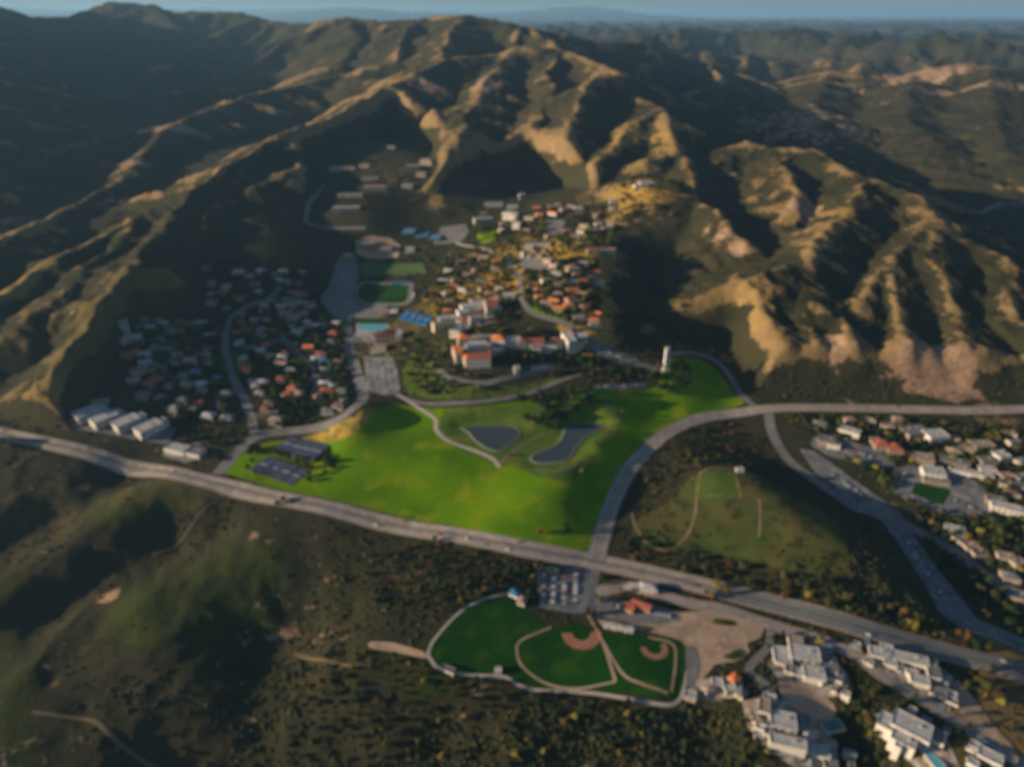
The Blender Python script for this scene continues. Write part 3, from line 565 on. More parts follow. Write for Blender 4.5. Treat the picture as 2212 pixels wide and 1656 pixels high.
pad('villa_yard', [(1889,1543),(1956,1532),(2041,1582),(2075,1662),(1990,1668),(1915,1600)], yard, .42, 4, smooth_line=False)
pad('cottage_yard', [(1480,1490),(1530,1462),(1600,1462),(1612,1500),(1560,1512),(1490,1512)], yard, .42, 4, smooth_line=False)

# ponds: water level inside a pale stone rim
for nm, uv, lab in (('pond', [(998,925),(1032,921),(1090,921),(1117,928),(1121,942),(1097,962),(1076,973),(1056,969),(1029,952),(1015,935)], 0), ('pond', [(1148,993),(1155,983),(1189,969),(1213,952),(1223,928),(1241,918),(1282,916),(1299,921),(1295,928),(1265,942),(1244,966),(1227,990),(1199,998),(1162,1000)], 1)):
    P = np.array([W(*p)[:2] for p in uv]); c = spline(list(P) + [P[0]], 3.0)[:-1]
    lv = float(hz(c[:, 0], c[:, 1]).max()) + .8; zlo = float(hz(c[:, 0], c[:, 1]).min())
    o, A = sheet(nm, [tuple(p) for p in c[::2]], pond_m, 0, 4, world=True, level=lv, smooth_line=False)
    PADS.append([tuple(p) for p in c[::2]])
    # rim: outer low bank
    T = np.roll(c, -1, 0) - np.roll(c, 1, 0); T /= np.hypot(T[:, 0], T[:, 1])[:, None]; N = np.stack([T[:, 1], -T[:, 0]], -1)
    if poly_sd(np.array([c[0, 0] + N[0, 0]]), np.array([c[0, 1] + N[0, 1]]), [tuple(p) for p in c])[0] < 0: N = -N
    rings = [(0., lv + .02), (.1, lv + .35), (1.3, lv + .4), (2.6, None)]; V = []
    for dd, z in rings:
        q = c + N * dd; zz = np.full(len(q), z) if z is not None else np.minimum(hz(q[:, 0], q[:, 1]) + .5, lv + .3); V.append(np.column_stack([q, zz]))
    n = len(c); F = []
    for a in range(3):
        for i in range(n): F.append((a * n + i, a * n + (i + 1) % n, (a + 1) * n + (i + 1) % n, (a + 1) * n + i))
    link('pond_rim', py_me('pond_rim', np.vstack(V), F, rim_m), kind='structure')

# ------------------------------------------------------------------ buildings
wallm = {'white': mat('white_wall', (.62,.58,.53), (.50,.47,.43), .3, .8), 'cream': mat('cream_wall', (.46,.39,.31), (.38,.32,.25), .3, .8),
         'tan': mat('tan_wall', (.30,.23,.17), (.24,.18,.13), .3, .8), 'grey': mat('grey_wall', (.38,.38,.38), (.32,.32,.32), .3, .8)}
roofm = {'red': mat('red_tile_roof', (.34,.095,.055), (.25,.075,.045), .8, .8, c3=(.40,.13,.07), s3=2.), 'orange': mat('orange_tile_roof', (.72,.22,.06), (.58,.17,.05), .8, .8),
         'brown': mat('brown_roof', (.16,.11,.085), (.12,.085,.07), .8, .85), 'grey': mat('grey_roof', (.17,.18,.19), (.11,.12,.13), .5, .85, c3=(.22,.22,.22), s3=1.),
         'white': mat('white_roof', (.44,.44,.45), (.28,.29,.31), .25, .75, c3=(.56,.54,.52), s3=.5), 'slate': mat('slate_roof', (.20,.25,.33), (.16,.20,.27), .4, .8), 'pink': mat('pale_pink_roof', (.38,.24,.19), (.28,.18,.15), .6, .8),
         'blue': mat('blue_roof', (.06,.20,.36), (.05,.17,.31), .4, .6), 'tan': mat('tan_roof', (.34,.27,.21), (.28,.22,.18), .5, .85), 'darkred': mat('dark_red_roof', (.13,.045,.04), (.10,.038,.034), .5, .8)}
glass = mat('window_glass', (.05,.07,.09), (.04,.05,.07), .3, .15, spec=.6); doorm = mat('door_wood', (.16,.09,.05))
UNIT_WIN = box_me('window', 1, .16, 1, glass); UNIT_FRAME = None
def frame_me():
    ps = [box_vf(1.16, .1, .08, 0, 0, -.08), box_vf(1.16, .1, .08, 0, 0, 1.0), box_vf(.08, .1, 1.0, -.54, 0, 0), box_vf(.08, .1, 1.0, .54, 0, 0)]
    return py_me('window_frame', *join_vf(ps), wallm['white'])
UNIT_FRAME = frame_me()
UNIT_DOOR = box_me('door', 1.1, .18, 2.2, doorm)
UNIT_CHIM = py_me('chimney', *join_vf([box_vf(.9, .9, 2.2), box_vf(1.15, 1.15, .2, 0, 0, 2.2)]), wallm['tan'])
UNIT_AC = py_me('air_conditioner', *join_vf([box_vf(2, 1.6, 1.1), box_vf(1.0, 1.0, .3, 0, 0, 1.1)]), wallm['grey'])
def roof_vf(w, d, h, kind, x=0, y=0, z=0, ov=.6, rot=False):
    W2, D2 = w / 2 + ov, d / 2 + ov
    if kind == 'flat':                                # parapet ring round a sunken deck
        a, b = w / 2 + .12, d / 2 + .12; t = .35; ph = .7
        V = [(-a, -b, 0), (a, -b, 0), (a, b, 0), (-a, b, 0), (-a, -b, ph), (a, -b, ph), (a, b, ph), (-a, b, ph),
             (-a + t, -b + t, ph), (a - t, -b + t, ph), (a - t, b - t, ph), (-a + t, b - t, ph), (-a + t, -b + t, .15), (a - t, -b + t, .15), (a - t, b - t, .15), (-a + t, b - t, .15)]
        F = [(3, 2, 1, 0)]
        for i in range(4):
            j = (i + 1) % 4; F += [(i, j, 4 + j, 4 + i), (4 + i, 4 + j, 8 + j, 8 + i), (8 + i, 8 + j, 12 + j, 12 + i)]
        F.append((12, 13, 14, 15))
    elif kind == 'hip':
        r = max(0, W2 - D2); rl = max(0, D2 - W2)
        V = [(-W2, -D2, 0), (W2, -D2, 0), (W2, D2, 0), (-W2, D2, 0), (-W2, -D2, .22), (W2, -D2, .22), (W2, D2, .22), (-W2, D2, .22), (-r, -rl, h), (r, rl, h)]
        F = [(3, 2, 1, 0), (0, 1, 5, 4), (1, 2, 6, 5), (2, 3, 7, 6), (3, 0, 4, 7)]
        if r >= rl: F += [(4, 5, 9, 8), (5, 6, 9), (6, 7, 8, 9), (7, 4, 8)]
        else: F += [(4, 5, 8), (5, 6, 9, 8), (6, 7, 9), (7, 4, 8, 9)]
    else:
        V = [(-W2, -D2, 0), (W2, -D2, 0), (W2, D2, 0), (-W2, D2, 0), (-W2, -D2, .22), (W2, -D2, .22), (W2, D2, .22), (-W2, D2, .22), (-W2, 0, h + .22), (W2, 0, h + .22), (-W2, 0, h - .02), (W2, 0, h - .02)]
        F = [(0, 1, 5, 4), (2, 3, 7, 6), (4, 5, 9, 8), (6, 7, 8, 9), (0, 4, 8, 10), (3, 10, 8, 7), (1, 11, 9, 5), (2, 6, 9, 11), (0, 10, 11, 1), (3, 2, 11, 10)]
    return [(a + x, b + y, c + z) for a, b, c in V], F
NB = [0]; BUILT = []
def building(label, cat, x, y, w, d, h, rz=0, wall='white', roof='red', kind='hip', wings=(), name='house', group=None, win=True, roof_mats=None, chimney=False, glassy=0, rh=None):
    """wings: (dx, dy, w, d, h, roof kind). The floor sits on the ground; walls run down to the lowest corner."""
    c, s = math.cos(rz), math.sin(rz); vols = [(0, 0, w, d, h, kind)] + list(wings)
    cs = np.array([(dx + a * ww / 2, dy + b * dd / 2) for dx, dy, ww, dd, _, _ in vols for a in (-1, 0, 1) for b in (-1, 0, 1)])
    hx = hz(x + cs[:, 0] * c - cs[:, 1] * s, y + cs[:, 0] * s + cs[:, 1] * c); z = float(np.percentile(hx, 45)); dn = z - float(hx.min()) + .8
    e = empty(name, (x, y, z), rz, label=label, category=cat)
    if group: e['group'] = group
    link('wall', py_me('wall', *join_vf([box_vf(ww, dd, hh + dn, dx + .004 * i, dy + .003 * i, -dn) for i, (dx, dy, ww, dd, hh, _) in enumerate(vols)]), wallm[wall]), e)
    for i, (dx, dy, ww, dd, hh, k) in enumerate(vols):
        r_ = min(ww, dd) * .24 if rh is None else rh; rm_ = roof if not roof_mats else roof_mats[i % len(roof_mats)]
        ro = link('roof', py_me('roof', *roof_vf(ww, dd, r_, k), roofm[rm_]), e); ro.location = (dx, dy, hh + .01 + .013 * i)
        if k == 'gable':                              # gable ends
            if ww > 3:
                g = link('gable', py_me('gable', [(-ww / 2 + .01, -dd / 2, 0), (-ww / 2 + .01, dd / 2, 0), (-ww / 2 + .01, 0, r_ - .05), (ww / 2 - .01, -dd / 2, 0), (ww / 2 - .01, dd / 2, 0), (ww / 2 - .01, 0, r_ - .05)], [(0, 2, 1), (3, 4, 5), (0, 3, 5, 2), (1, 2, 5, 4)], wallm[wall]), e); g.location = (dx, dy, hh)
        if k == 'flat' and ww * dd > 150 and win:
            for q in range(1 + int(ww * dd > 500)):
                a = link('air_conditioner', UNIT_AC, e); a.location = (dx + ww * (.2 - .35 * q), dy + dd * .15, hh + .17)
    if chimney: q = link('chimney', UNIT_CHIM, e); q.location = (w * .28, d * .12, h + min(w, d) * .06)
    if win:
        fl = max(1, int(h // 3.2)); n = int(max(1, min(7, w // 5))); cap = 9 if name == 'house' else 20; k = 0
        for side in (-1, 1, 2, -2):                   # front and back, then the two ends
            span = w if abs(side) == 1 else d; m_ = n if abs(side) == 1 else max(1, min(3, int(d // 6)))
            for f in range(fl):
                for i in range(m_):
                    if k >= cap: break
                    t = (i + .5) / m_ - .5; ww, wh = (1.8, 1.3) if name == 'house' else (2.6, 1.7)
                    if glassy: ww, wh = span / m_ * .78, 2.2
                    zz = .9 + f * 3.2 if not glassy else .5 + f * 3.2
                    if side == -1 and f == 0 and i == m_ // 2 and not glassy:
                        q = link('door', UNIT_DOOR, e); q.location = (t * span, -d / 2 - .06, 0); continue
                    q = link('window', UNIT_WIN, e); q.scale = (ww, 1, wh); fr = link('window_frame', UNIT_FRAME, q)
                    if abs(side) == 1: q.location = (t * span, side * (d / 2 + .03), zz)
                    else: q.location = (side / 2 * (w / 2 + .03), t * span, zz); q.rotation_euler = (0, 0, R(90))
                    k += 1
    PADS.append([(x + (a * c - b * s), y + (a * s + b * c)) for a, b in ((-w / 2 - 2, -d / 2 - 2), (w / 2 + 2, -d / 2 - 2), (w / 2 + 2, d / 2 + 2), (-w / 2 - 2, d / 2 + 2))])
    BUILT.append((x, y, max(w, d)))
    return e
def B(u, v, *a, **k):
    lab, cat, w, d, h = a[:5]
    if k.get('name') in ('campus_hall', 'pavilion', 'library'):
        w, d, h = w * 1.18, d * 1.15, h * 1.35; k['wings'] = [(p * 1.18, q * 1.15, a_ * 1.18, b_ * 1.15, c_ * 1.35, t_) for p, q, a_, b_, c_, t_ in k.get('wings', ())]
    x, y, _ = W(u, v); k['rz'] = R(k.get('rz', 0)); return building(lab, cat, x, y, w, d, h, **k)

# --- campus on the knoll (metres: width, depth, height)
L = 'hip'; G = 'gable'; T = 'flat'
B(1020,676,'large white campus hall with wings at the top of the central plaza','hall',30,16,11,rz=20,kind=T,roof='white',wings=[(-16,-10,14,14,9,T),(12,10,18,12,10,T)],name='campus_hall')
B(1061,674,'tall hall with steep dark red roof behind the white hall on the plaza','hall',16,26,10,rz=8,kind=G,roof='red',wings=[(11,2,5,22,8,T)],name='campus_hall')
B(1030,697,'narrow white hall with brown roof left of the plaza steps','hall',20,9,8,rz=15,kind=T,roof='tan',name='campus_hall')
B(1004,700,'small hall with faded red roof between the two plazas','hall',12,9,7,rz=12,kind=L,roof='red',name='campus_hall')
B(948,712,'cream hall at the western tip of the campus row','hall',16,12,10,rz=25,wall='cream',kind=T,roof='tan',name='campus_hall')
B(973,700,'long pale lilac roofed hall above the western plaza','hall',30,11,8,rz=14,kind=T,roof='white',name='campus_hall',wings=[(12,-9,10,9,7,T)])
B(989,722,'grey roofed hall below the western plaza','hall',14,20,8,rz=-20,kind=T,roof='grey',name='campus_hall')
B(1002,742,'square pavilion with bright orange roof west of the courtyard','pavilion',15,13,8,rz=10,kind=L,roof='orange',wall='white',name='pavilion',rh=5)
B(1028,760,'white flat roofed hall with tall sunlit west wall in the courtyard','hall',24,14,11,rz=8,kind=T,roof='white',name='campus_hall')
B(988,772,'cream walled hall facing the west slope with narrow orange roof','hall',9,24,10,rz=15,wall='cream',kind=G,roof='orange',name='campus_hall')
B(1035,786,'long hall with dark red roof and grey front nearest the lower terrace','hall',28,13,9,rz=3,kind=G,roof='red',name='campus_hall',rh=6)
B(1009,786,'short wing with orange roof beside the long dark red roof','hall',8,14,9,rz=20,kind=L,roof='orange',wall='cream',name='campus_hall')
B(1078,744,'square pavilion with bright orange roof in the middle of the white row','pavilion',16,14,8,rz=-10,kind=L,roof='orange',name='pavilion',rh=5)
B(1070,762,'low blue grey roofed hall in the courtyard shade','hall',16,12,6,rz=8,kind=T,roof='grey',wall='grey',name='campus_hall')
B(1103,745,'white flat roofed hall linking two red roofed halls','hall',24,12,8,rz=2,kind=T,roof='white',name='campus_hall')
B(1126,748,'little pavilion with orange roof against the long red roofed hall','pavilion',10,12,8,rz=5,kind=L,roof='orange',name='pavilion')
B(1148,748,'long hall with red tile roof in the middle of the white row','hall',30,15,9,rz=2,kind=G,roof='red',name='campus_hall',wings=[(6,-9,10,8,6,T)])
B(1184,756,'low white hall with grey terrace in front of dark trees','hall',20,12,7,rz=-4,kind=T,roof='white',name='campus_hall')
B(1203,748,'small red roofed hall just west of the white library','hall',12,12,8,rz=10,kind=L,roof='red',name='campus_hall')
B(1228,748,'tall white slab with sunlit west face at the east end of the row','hall',11,30,12,rz=14,kind=T,roof='white',name='campus_hall')
B(1243,749,'white library block with faded red roof at the east end of the row','library',16,18,9,rz=12,kind=L,roof='red',name='library')
B(1254,737,'round cornered white hall behind the library block','hall',14,13,8,rz=20,kind=T,roof='white',name='campus_hall')
B(1116,806,'small bright white chapel among dark trees below the white row','chapel',7,9,8,rz=10,kind=G,roof='white',name='chapel',rh=5)
B(886,543,'small bright white block below the blue roofed courts','hall',16,10,6,kind=T,roof='white',name='campus_hall')
B(787,732,'white gymnasium with curved annex beside the swimming pool','gymnasium',30,18,9,rz=5,kind=T,roof='white',name='gymnasium',wings=[(14,-12,16,12,7,T)])
B(833,731,'arena with dark maroon roof east of the white gymnasium','arena',28,22,9,rz=3,wall='tan',kind=L,roof='darkred',name='arena',rh=4)
B(862,728,'narrow pale block on the east side of the maroon arena','hall',9,18,7,rz=3,kind=T,roof='white',name='campus_hall')
B(819,757,'square pink roofed block between the arena and the lower car park','hall',20,14,6,kind=T,roof='pink',name='campus_hall')
B(832,683,'cream clubhouse with reddish roof beside the bright blue courts','clubhouse',14,10,5,rz=5,wall='cream',kind=L,roof='red',name='clubhouse')
B(851,674,'low pale lilac shed between the clubhouse and the blue courts','shed',14,9,4,rz=-10,kind=T,roof='white',name='shed')
B(1066,446,'long grey white dormitory under the dark canyon','dormitory',44,15,9,rz=2,kind=T,roof='grey',name='dormitory')
B(1107,450,'second grey dormitory east of the long one under the canyon','dormitory',26,14,8,rz=-3,kind=T,roof='grey',name='dormitory')
B(1127,430,'small pale tower block above the grey dormitories','dormitory',14,12,12,rz=10,kind=T,roof='white',wall='grey',name='dormitory')
B(1043,479,'low white angular hall left of the upper yellow trees','hall',34,12,6,rz=12,kind=T,roof='white',name='campus_hall')
B(1103,472,'white hall of stepped blocks at the head of the upper campus','hall',28,14,9,rz=-25,kind=T,roof='white',name='campus_hall',wings=[(12,-8,12,18,8,T)])
B(1117,492,'small bright white block at the foot of the stepped hall','hall',14,12,8,rz=-25,kind=T,roof='white',name='campus_hall')
B(1089,488,'peach roofed house against the stepped white hall','house',18,14,6,rz=10,kind=L,roof='pink',wall='cream')
for u,v,rz,rf,lab in ((1192,452,10,'pink','westernmost pinkish house in the cluster above the arrow shaped lot'),(1206,446,-10,'grey','grey roofed house at the top of the cluster above the arrow shaped lot'),(1218,456,25,'tan','tan house in the middle of the cluster above the arrow shaped lot'),(1233,450,-20,'pink','easternmost pinkish house in the cluster above the arrow shaped lot')):
    B(u,v,lab,'house',17,12,6,rz=rz,kind=L,roof=rf,wall='tan',group='houses above the arrow shaped lot')
B(1159,452,'lone orange brown house on the yellow slope west of the pinkish cluster','house',16,10,5,kind=G,roof='orange',wall='tan')
for u,v,w,lab in ((1289,471,14,'small pale house on the spur above the curved row'),(1323,438,15,'cream house high on the sunlit spur, upper of two'),(1322,455,12,'cream house high on the sunlit spur, lower of two'),(1263,492,22,'western end house of the curved pale row on the spur'),(1284,502,18,'middle house of the curved pale row on the spur'),(1309,498,20,'eastern end house of the curved pale row on the spur')):
    B(u,v,lab,'house',w,10,6,rz={1263:-25,1309:15}.get(u,0),kind=L,roof='pink' if w>15 else 'white',wall='cream')
B(1160,538,'long bright white office hall at the top of the road loop','office',48,14,9,rz=-4,kind=T,roof='white',name='office_hall')
for i,(u,v,rz) in enumerate(((1136,552,25),(1152,556,5),(1170,558,-12),(1186,568,-35),(1198,580,-50))):
    B(u,v,['western end','second','middle','fourth','eastern end'][i]+' block of the peach crescent round the loop turnaround','hall',17,11,8,rz=rz,kind=T,roof='pink',wall='cream',name='crescent_block',group='peach crescent blocks')
B(1236,586,'grey white house with broad roof east of the peach crescent','house',24,18,7,rz=20,kind=L,roof='tan',wall='cream')
B(1243,598,'lower pale annex of the broad roofed house east of the crescent','house',14,10,6,rz=20,kind=L,roof='pink',wall='cream')
B(1279,545,'red roofed house, western of two at the edge of the dark slope','house',20,11,6,rz=5,kind=G,roof='red',wall='cream')
B(1312,545,'pink roofed house, eastern of two at the edge of the dark slope','house',26,11,6,rz=3,kind=G,roof='pink',wall='cream')
SC_=[(1008,598,'tan',0),(1030,588,'pink',20),(985,610,'tan',30),(962,640,'white',-60),(975,655,'pink',10),(1000,632,'white',-40),(1015,640,'tan',15),(1040,612,'grey',0),(1025,655,'pink',30),(1060,640,'pink',10),(1075,650,'tan',70),(1082,628,'tan',-20),(1165,646,'orange',15),(1180,660,'pink',-10),(1206,640,'tan',0),(1236,632,'orange',20),(1256,640,'pink',-15),(1228,664,'orange',5),(1262,668,'pink',30),(1285,682,'orange',-20),(1250,690,'tan',10),(1282,706,'tan',15),(1300,700,'orange',0),(1205,618,'grey',0),(1180,610,'tan',20),(995,570,'tan',10),(1045,560,'pink',-8),(1070,585,'tan',0)]
ordn = ['first','second','third','fourth','fifth','sixth','seventh','eighth','ninth','tenth','eleventh','twelfth','thirteenth','fourteenth','fifteenth','sixteenth','seventeenth','eighteenth','nineteenth','twentieth','twenty-first','twenty-second','twenty-third','twenty-fourth','twenty-fifth','twenty-sixth','twenty-seventh','twenty-eighth','twenty-ninth','thirtieth']
def nearw(u, v, items, k=1.0): return min((math.hypot(u - a, (v - b) * 1.6) for a, b in items), default=999)
R2 = random.Random(5)
def infill(polys, have, n, sep):
    out = []; t = 0
    while len(out) < n and t < n * 60:
        t += 1; P = R2.choice(polys); A = np.array(P); u = R2.uniform(A[:, 0].min(), A[:, 0].max()); v = R2.uniform(A[:, 1].min(), A[:, 1].max())
        if poly_sd(np.array([u]), np.array([v]), P)[0] > 0 or nearw(u, v, have + out) < sep: continue
        x, y, _ = W(u, v)
        if any((np.hypot(ln[:, 0] - x, ln[:, 1] - y) < hw + 7).any() for ln, hw in ROADS): continue
        if any(poly_sd(np.array([x]), np.array([y]), Q)[0] < 5 for Q in PADS): continue
        out.append((u, v))
    return out
for u, v in infill([[(955,585),(1085,560),(1110,640),(1080,665),(950,680)],[(1150,600),(1290,565),(1305,715),(1250,700),(1150,640)],[(1030,440),(1300,440),(1330,520),(1220,520),(1060,500)]], [(q[0], q[1]) for q in SC_] + [(1160,538),(1190,570),(1200,450),(1100,480),(1300,500),(1290,470)], 34, 17):
    SC_.append((u, v, R2.choice(['tan','pink','orange','white','white','pink','orange','red']), R2.uniform(-30, 30)))
def unique_rows(items, ref, desc):
    """items: (u, v, ..., roof); distinct labels: by roof colour and order of distance from a named place"""
    out = []; groups = {}
    for i, it in enumerate(items): groups.setdefault((it[2], it[-1]), []).append(i)
    lab = [None] * len(items)
    for key, ids in groups.items():
        ids = sorted(ids, key=lambda i: math.hypot(items[i][0] - ref[key[1]][0], items[i][1] - ref[key[1]][1])) if isinstance(ref, dict) else ids
        for n_, i in enumerate(ids): lab[i] = desc(key, n_, len(ids))
    return lab
refs = {'w': (960, 700), 'e': (1245, 715)}; nmr = {'w': 'west of the campus road, counted from the western hall', 'e': 'east of the campus road, counted from the library'}
its = [(u, v, rf, 'w' if u < 1110 else 'e') for u, v, rf, rz in SC_]
labs = unique_rows(its, refs, lambda k, n, t: ('only ' if t == 1 else ordn[n] + ' ') + k[0] + ' roofed house ' + (nmr[k[1]] if t > 1 else nmr[k[1]].split(',')[0]))
for (u, v, rf, rz), lb in zip(SC_, labs): B(u, v, lb, 'house', R2.uniform(14, 20), R2.uniform(9, 12), 6, rz=rz, kind=random.choice([L, G]), roof=rf, wall=random.choice(['cream', 'tan', 'white']), chimney=random.random() < .3, group='houses scattered on the sunlit campus slope')
# hilltop house and cross tower
B(1396,398,'white villa alone on the sunlit hilltop above the campus','villa',30,16,8,rz=5,kind=T,roof='white',name='villa',wings=[(-20,-4,14,10,5,T)])
x, y, z = W(1437, 797)
tw = empty('cross_tower', (x, y, z), R(20), label='tall slender white tower with a cross shaped opening on the green knoll', category='tower')
ps = [box_vf(1.9, 2.6, 35, -2.05, 0, -1), box_vf(1.9, 2.6, 35, 2.05, 0, -1), box_vf(2.2, 2.4, 9, 0, 0, -1), box_vf(2.2, 2.4, 4, 0, 0, 30)]
link('shaft', py_me('shaft', *join_vf(ps), mat('tower_white', (.80,.78,.74), (.72,.70,.66), .3, .7)), tw)
link('cross', py_me('cross', *join_vf([box_vf(.5, 2.0, 21.9, 0, 0, 8.05), box_vf(2.15, 1.9, .9, 0, 0, 22)]), wallm['cream']), tw)
link('base', box_me('base', 14, 12, 1.4, concrete, -1), tw)
# upper western campus on its terraces
for u,v,w,d,h,rz,rf,lab in ((845,322,22,12,7,0,'white','small white block alone on the highest terrace of the ridge campus'),(892,366,34,16,10,8,'white','sunlit white hall at the western end of the bright ridge cluster'),(922,356,30,18,11,-12,'pink','sunlit peach hall at the eastern end of the bright ridge cluster'),(910,380,22,12,8,-5,'tan','tan hall below the bright ridge cluster'),
  (740,368,62,12,8,2,'tan','long tan row on the uppermost line of the ridge campus'),(788,362,26,12,8,-3,'grey','grey block ending the uppermost line of the ridge campus'),(800,388,40,11,6,3,'grey','low grey row behind the red roofed row of the ridge campus'),(812,410,52,13,8,6,'pink','long pinkish red roofed row in the middle of the ridge campus'),(880,405,26,12,7,0,'white','pale block at the east of the ridge campus terraces'),
  (756,425,58,12,7,3,'tan','long tan row below the red roofed row of the ridge campus'),(748,452,60,15,6,7,'white','longest pale roof on the lowest terrace of the ridge campus')):
    B(u,v,lab,'hall',w,d,h,rz=rz,kind=T if rf!='pink' else L,roof=rf,wall='cream',name='terrace_hall')
B(752,560,'beige hall on the north end of the western lot','hall',16,18,7,rz=-20,kind=T,roof='tan',wall='tan',name='campus_hall')
B(792,532,'large tan workshop on the bare yard above the practice field','workshop',34,20,8,rz=8,kind=T,roof='tan',wall='tan',name='workshop')
B(835,540,'second tan workshop nearer the blue courts','workshop',24,22,7,rz=0,kind=T,roof='tan',wall='tan',name='workshop')
# stand beside the track: stepped seats
x, y, z = W(872, 614); st = empty('grandstand', (x, y, z), R(2), label='blue stepped grandstand behind the running track', category='grandstand')
for k in range(5): s_ = link('seat_row', box_me('seat_row', 44, 1.6, 1.0 + k * .8, roofm['blue']), st); s_.location = (0, k * 1.62, -.3)
x, y, z = W(889, 640); st = empty('grandstand', (x, y, z), R(-88), label='pale stepped grandstand at the east end of the running track', category='grandstand')
for k in range(4): s_ = link('seat_row', box_me('seat_row', 30, 1.6, 1.0 + k * .8, roofm['white']), st); s_.location = (0, k * 1.62, -.3)
# blue courts, pool
def court(u, v, w, d, rz, m, label, nets=1, base=None, cat='tennis court', name='tennis_court', off=.6, group=None):
    x, y, _ = W(u, v); c, s = math.cos(rz), math.sin(rz); hh = max(float(hz(x + a * w / 2 * c - b * d / 2 * s, y + a * w / 2 * s + b * d / 2 * c)) for a in (-1, 0, 1) for b in (-1, 0, 1))
    e = empty(name, (x, y, hh + off), rz, label=label, category=cat)
    if group: e['group'] = group
    link('slab', box_me('slab', w, d, 3.0, base or m, -3.0), e)
    if base: q = link('playing_surface', box_me('playing_surface', w * .66, d * .68, .03, m), e); q.location = (0, 0, .02)
    ln = [box_vf(w * .66, .12, .02, 0, k * d * .34, .06) for k in (-1, 1)] + [box_vf(.12, d * .68, .02, k * w * .33, 0, .065) for k in (-1, 1)] + [box_vf(w * .66, .1, .02, 0, k * d * .18, .062) for k in (-1, 1)] + [box_vf(.1, d * .36, .02, 0, 0, .068)]
    link('court_line', py_me('court_line', *join_vf(ln), paint_w), e)
    n_ = link('net', py_me('net', *join_vf([box_vf(w * .74, .06, .95, 0, 0, .1), box_vf(.12, .12, 1.1, -w * .37, 0, .05), box_vf(.12, .12, 1.1, w * .37, 0, .05)]), wallm['grey']), e)
    PADS.append([(x + (a * c - b * s), y + (a * s + b * c)) for a, b in ((-w / 2, -d / 2), (w / 2, -d / 2), (w / 2, d / 2), (-w / 2, d / 2))]); return e
for i in range(4):
    court(877 + i * 15, 679 + i * 4.2 + 4, 11.5, 32, R(-14), bright_blue, ordn[i] + ' bright blue court from the west in the row below the stadium', group='bright blue courts')
for i in range(3):
    court(885 + i * 28, 506 + i * 5, 26, 34, R(-6), roofm['blue'], ['western','middle','eastern'][i] + ' of the three broad blue courts above the white block', cat='court', group='broad blue courts')
for j, (u0, v0, du, dv) in enumerate(((621, 962, 21.5, 6.6), (571, 1004, 23, 8.2))):
    for i in range(4):
        court(u0 + du * i, v0 + dv * i, 16.5, 33, R(-22 - 4 * j), court_blue, ordn[i] + ' court from the west in the ' + ['upper','lower'][j] + ' row of blue courts by the highway lawn', base=court_red, group=['upper','lower'][j] + ' row of courts by the lawn')
def pool(name, label, pts_uv, level_off, m=pool_m, deck=1.5):
    P = [W(*p)[:2] for p in pts_uv]; lv = max(float(hz(*p)) for p in P) + level_off; A = np.array(P); cx, cy = A.mean(0)
    e = empty(name, (cx, cy, lv), 0, label=label, category='swimming pool')
    n = len(P); A = A - A.mean(0); nr = A / np.hypot(A[:, 0], A[:, 1])[:, None]; O = A + nr * deck
    V = [(a, b, 0) for a, b in A] + [(a, b, -.6) for a, b in A] + [(a, b, 0) for a, b in O] + [(a, b, -2.5) for a, b in O]
    F = []
    for i in range(n): j = (i + 1) % n; F += [(i, j, n + j, n + i), (i, 2 * n + i, 2 * n + j, j), (2 * n + i, 3 * n + i, 3 * n + j, 2 * n + j)]
    link('coping', py_me('coping', V, F, concrete), e); link('water', py_me('water', [(a, b, -.12) for a, b in A], [tuple(range(n))], m), e)
    PADS.append([(a + cx, b + cy) for a, b in O]); return e
pool('swimming_pool', 'long pale blue swimming pool beside the white gymnasium', [(773,706),(834,701),(838,709),(818,719),(775,719)], .5, deck=3)
pool('swimming_pool', 'turquoise swimming pool of the southernmost villa terrace', [(1990,1622),(2003,1618),(2036,1652),(2040,1672),(2022,1672)], .6)
pool('swimming_pool', 'dark pool behind the stepped villa by the gully', [(1772,1560),(1808,1556),(1820,1584),(1786,1588)], .6, m=mat('dark_pool', (.05,.16,.17), (.04,.13,.14), .5, .12))
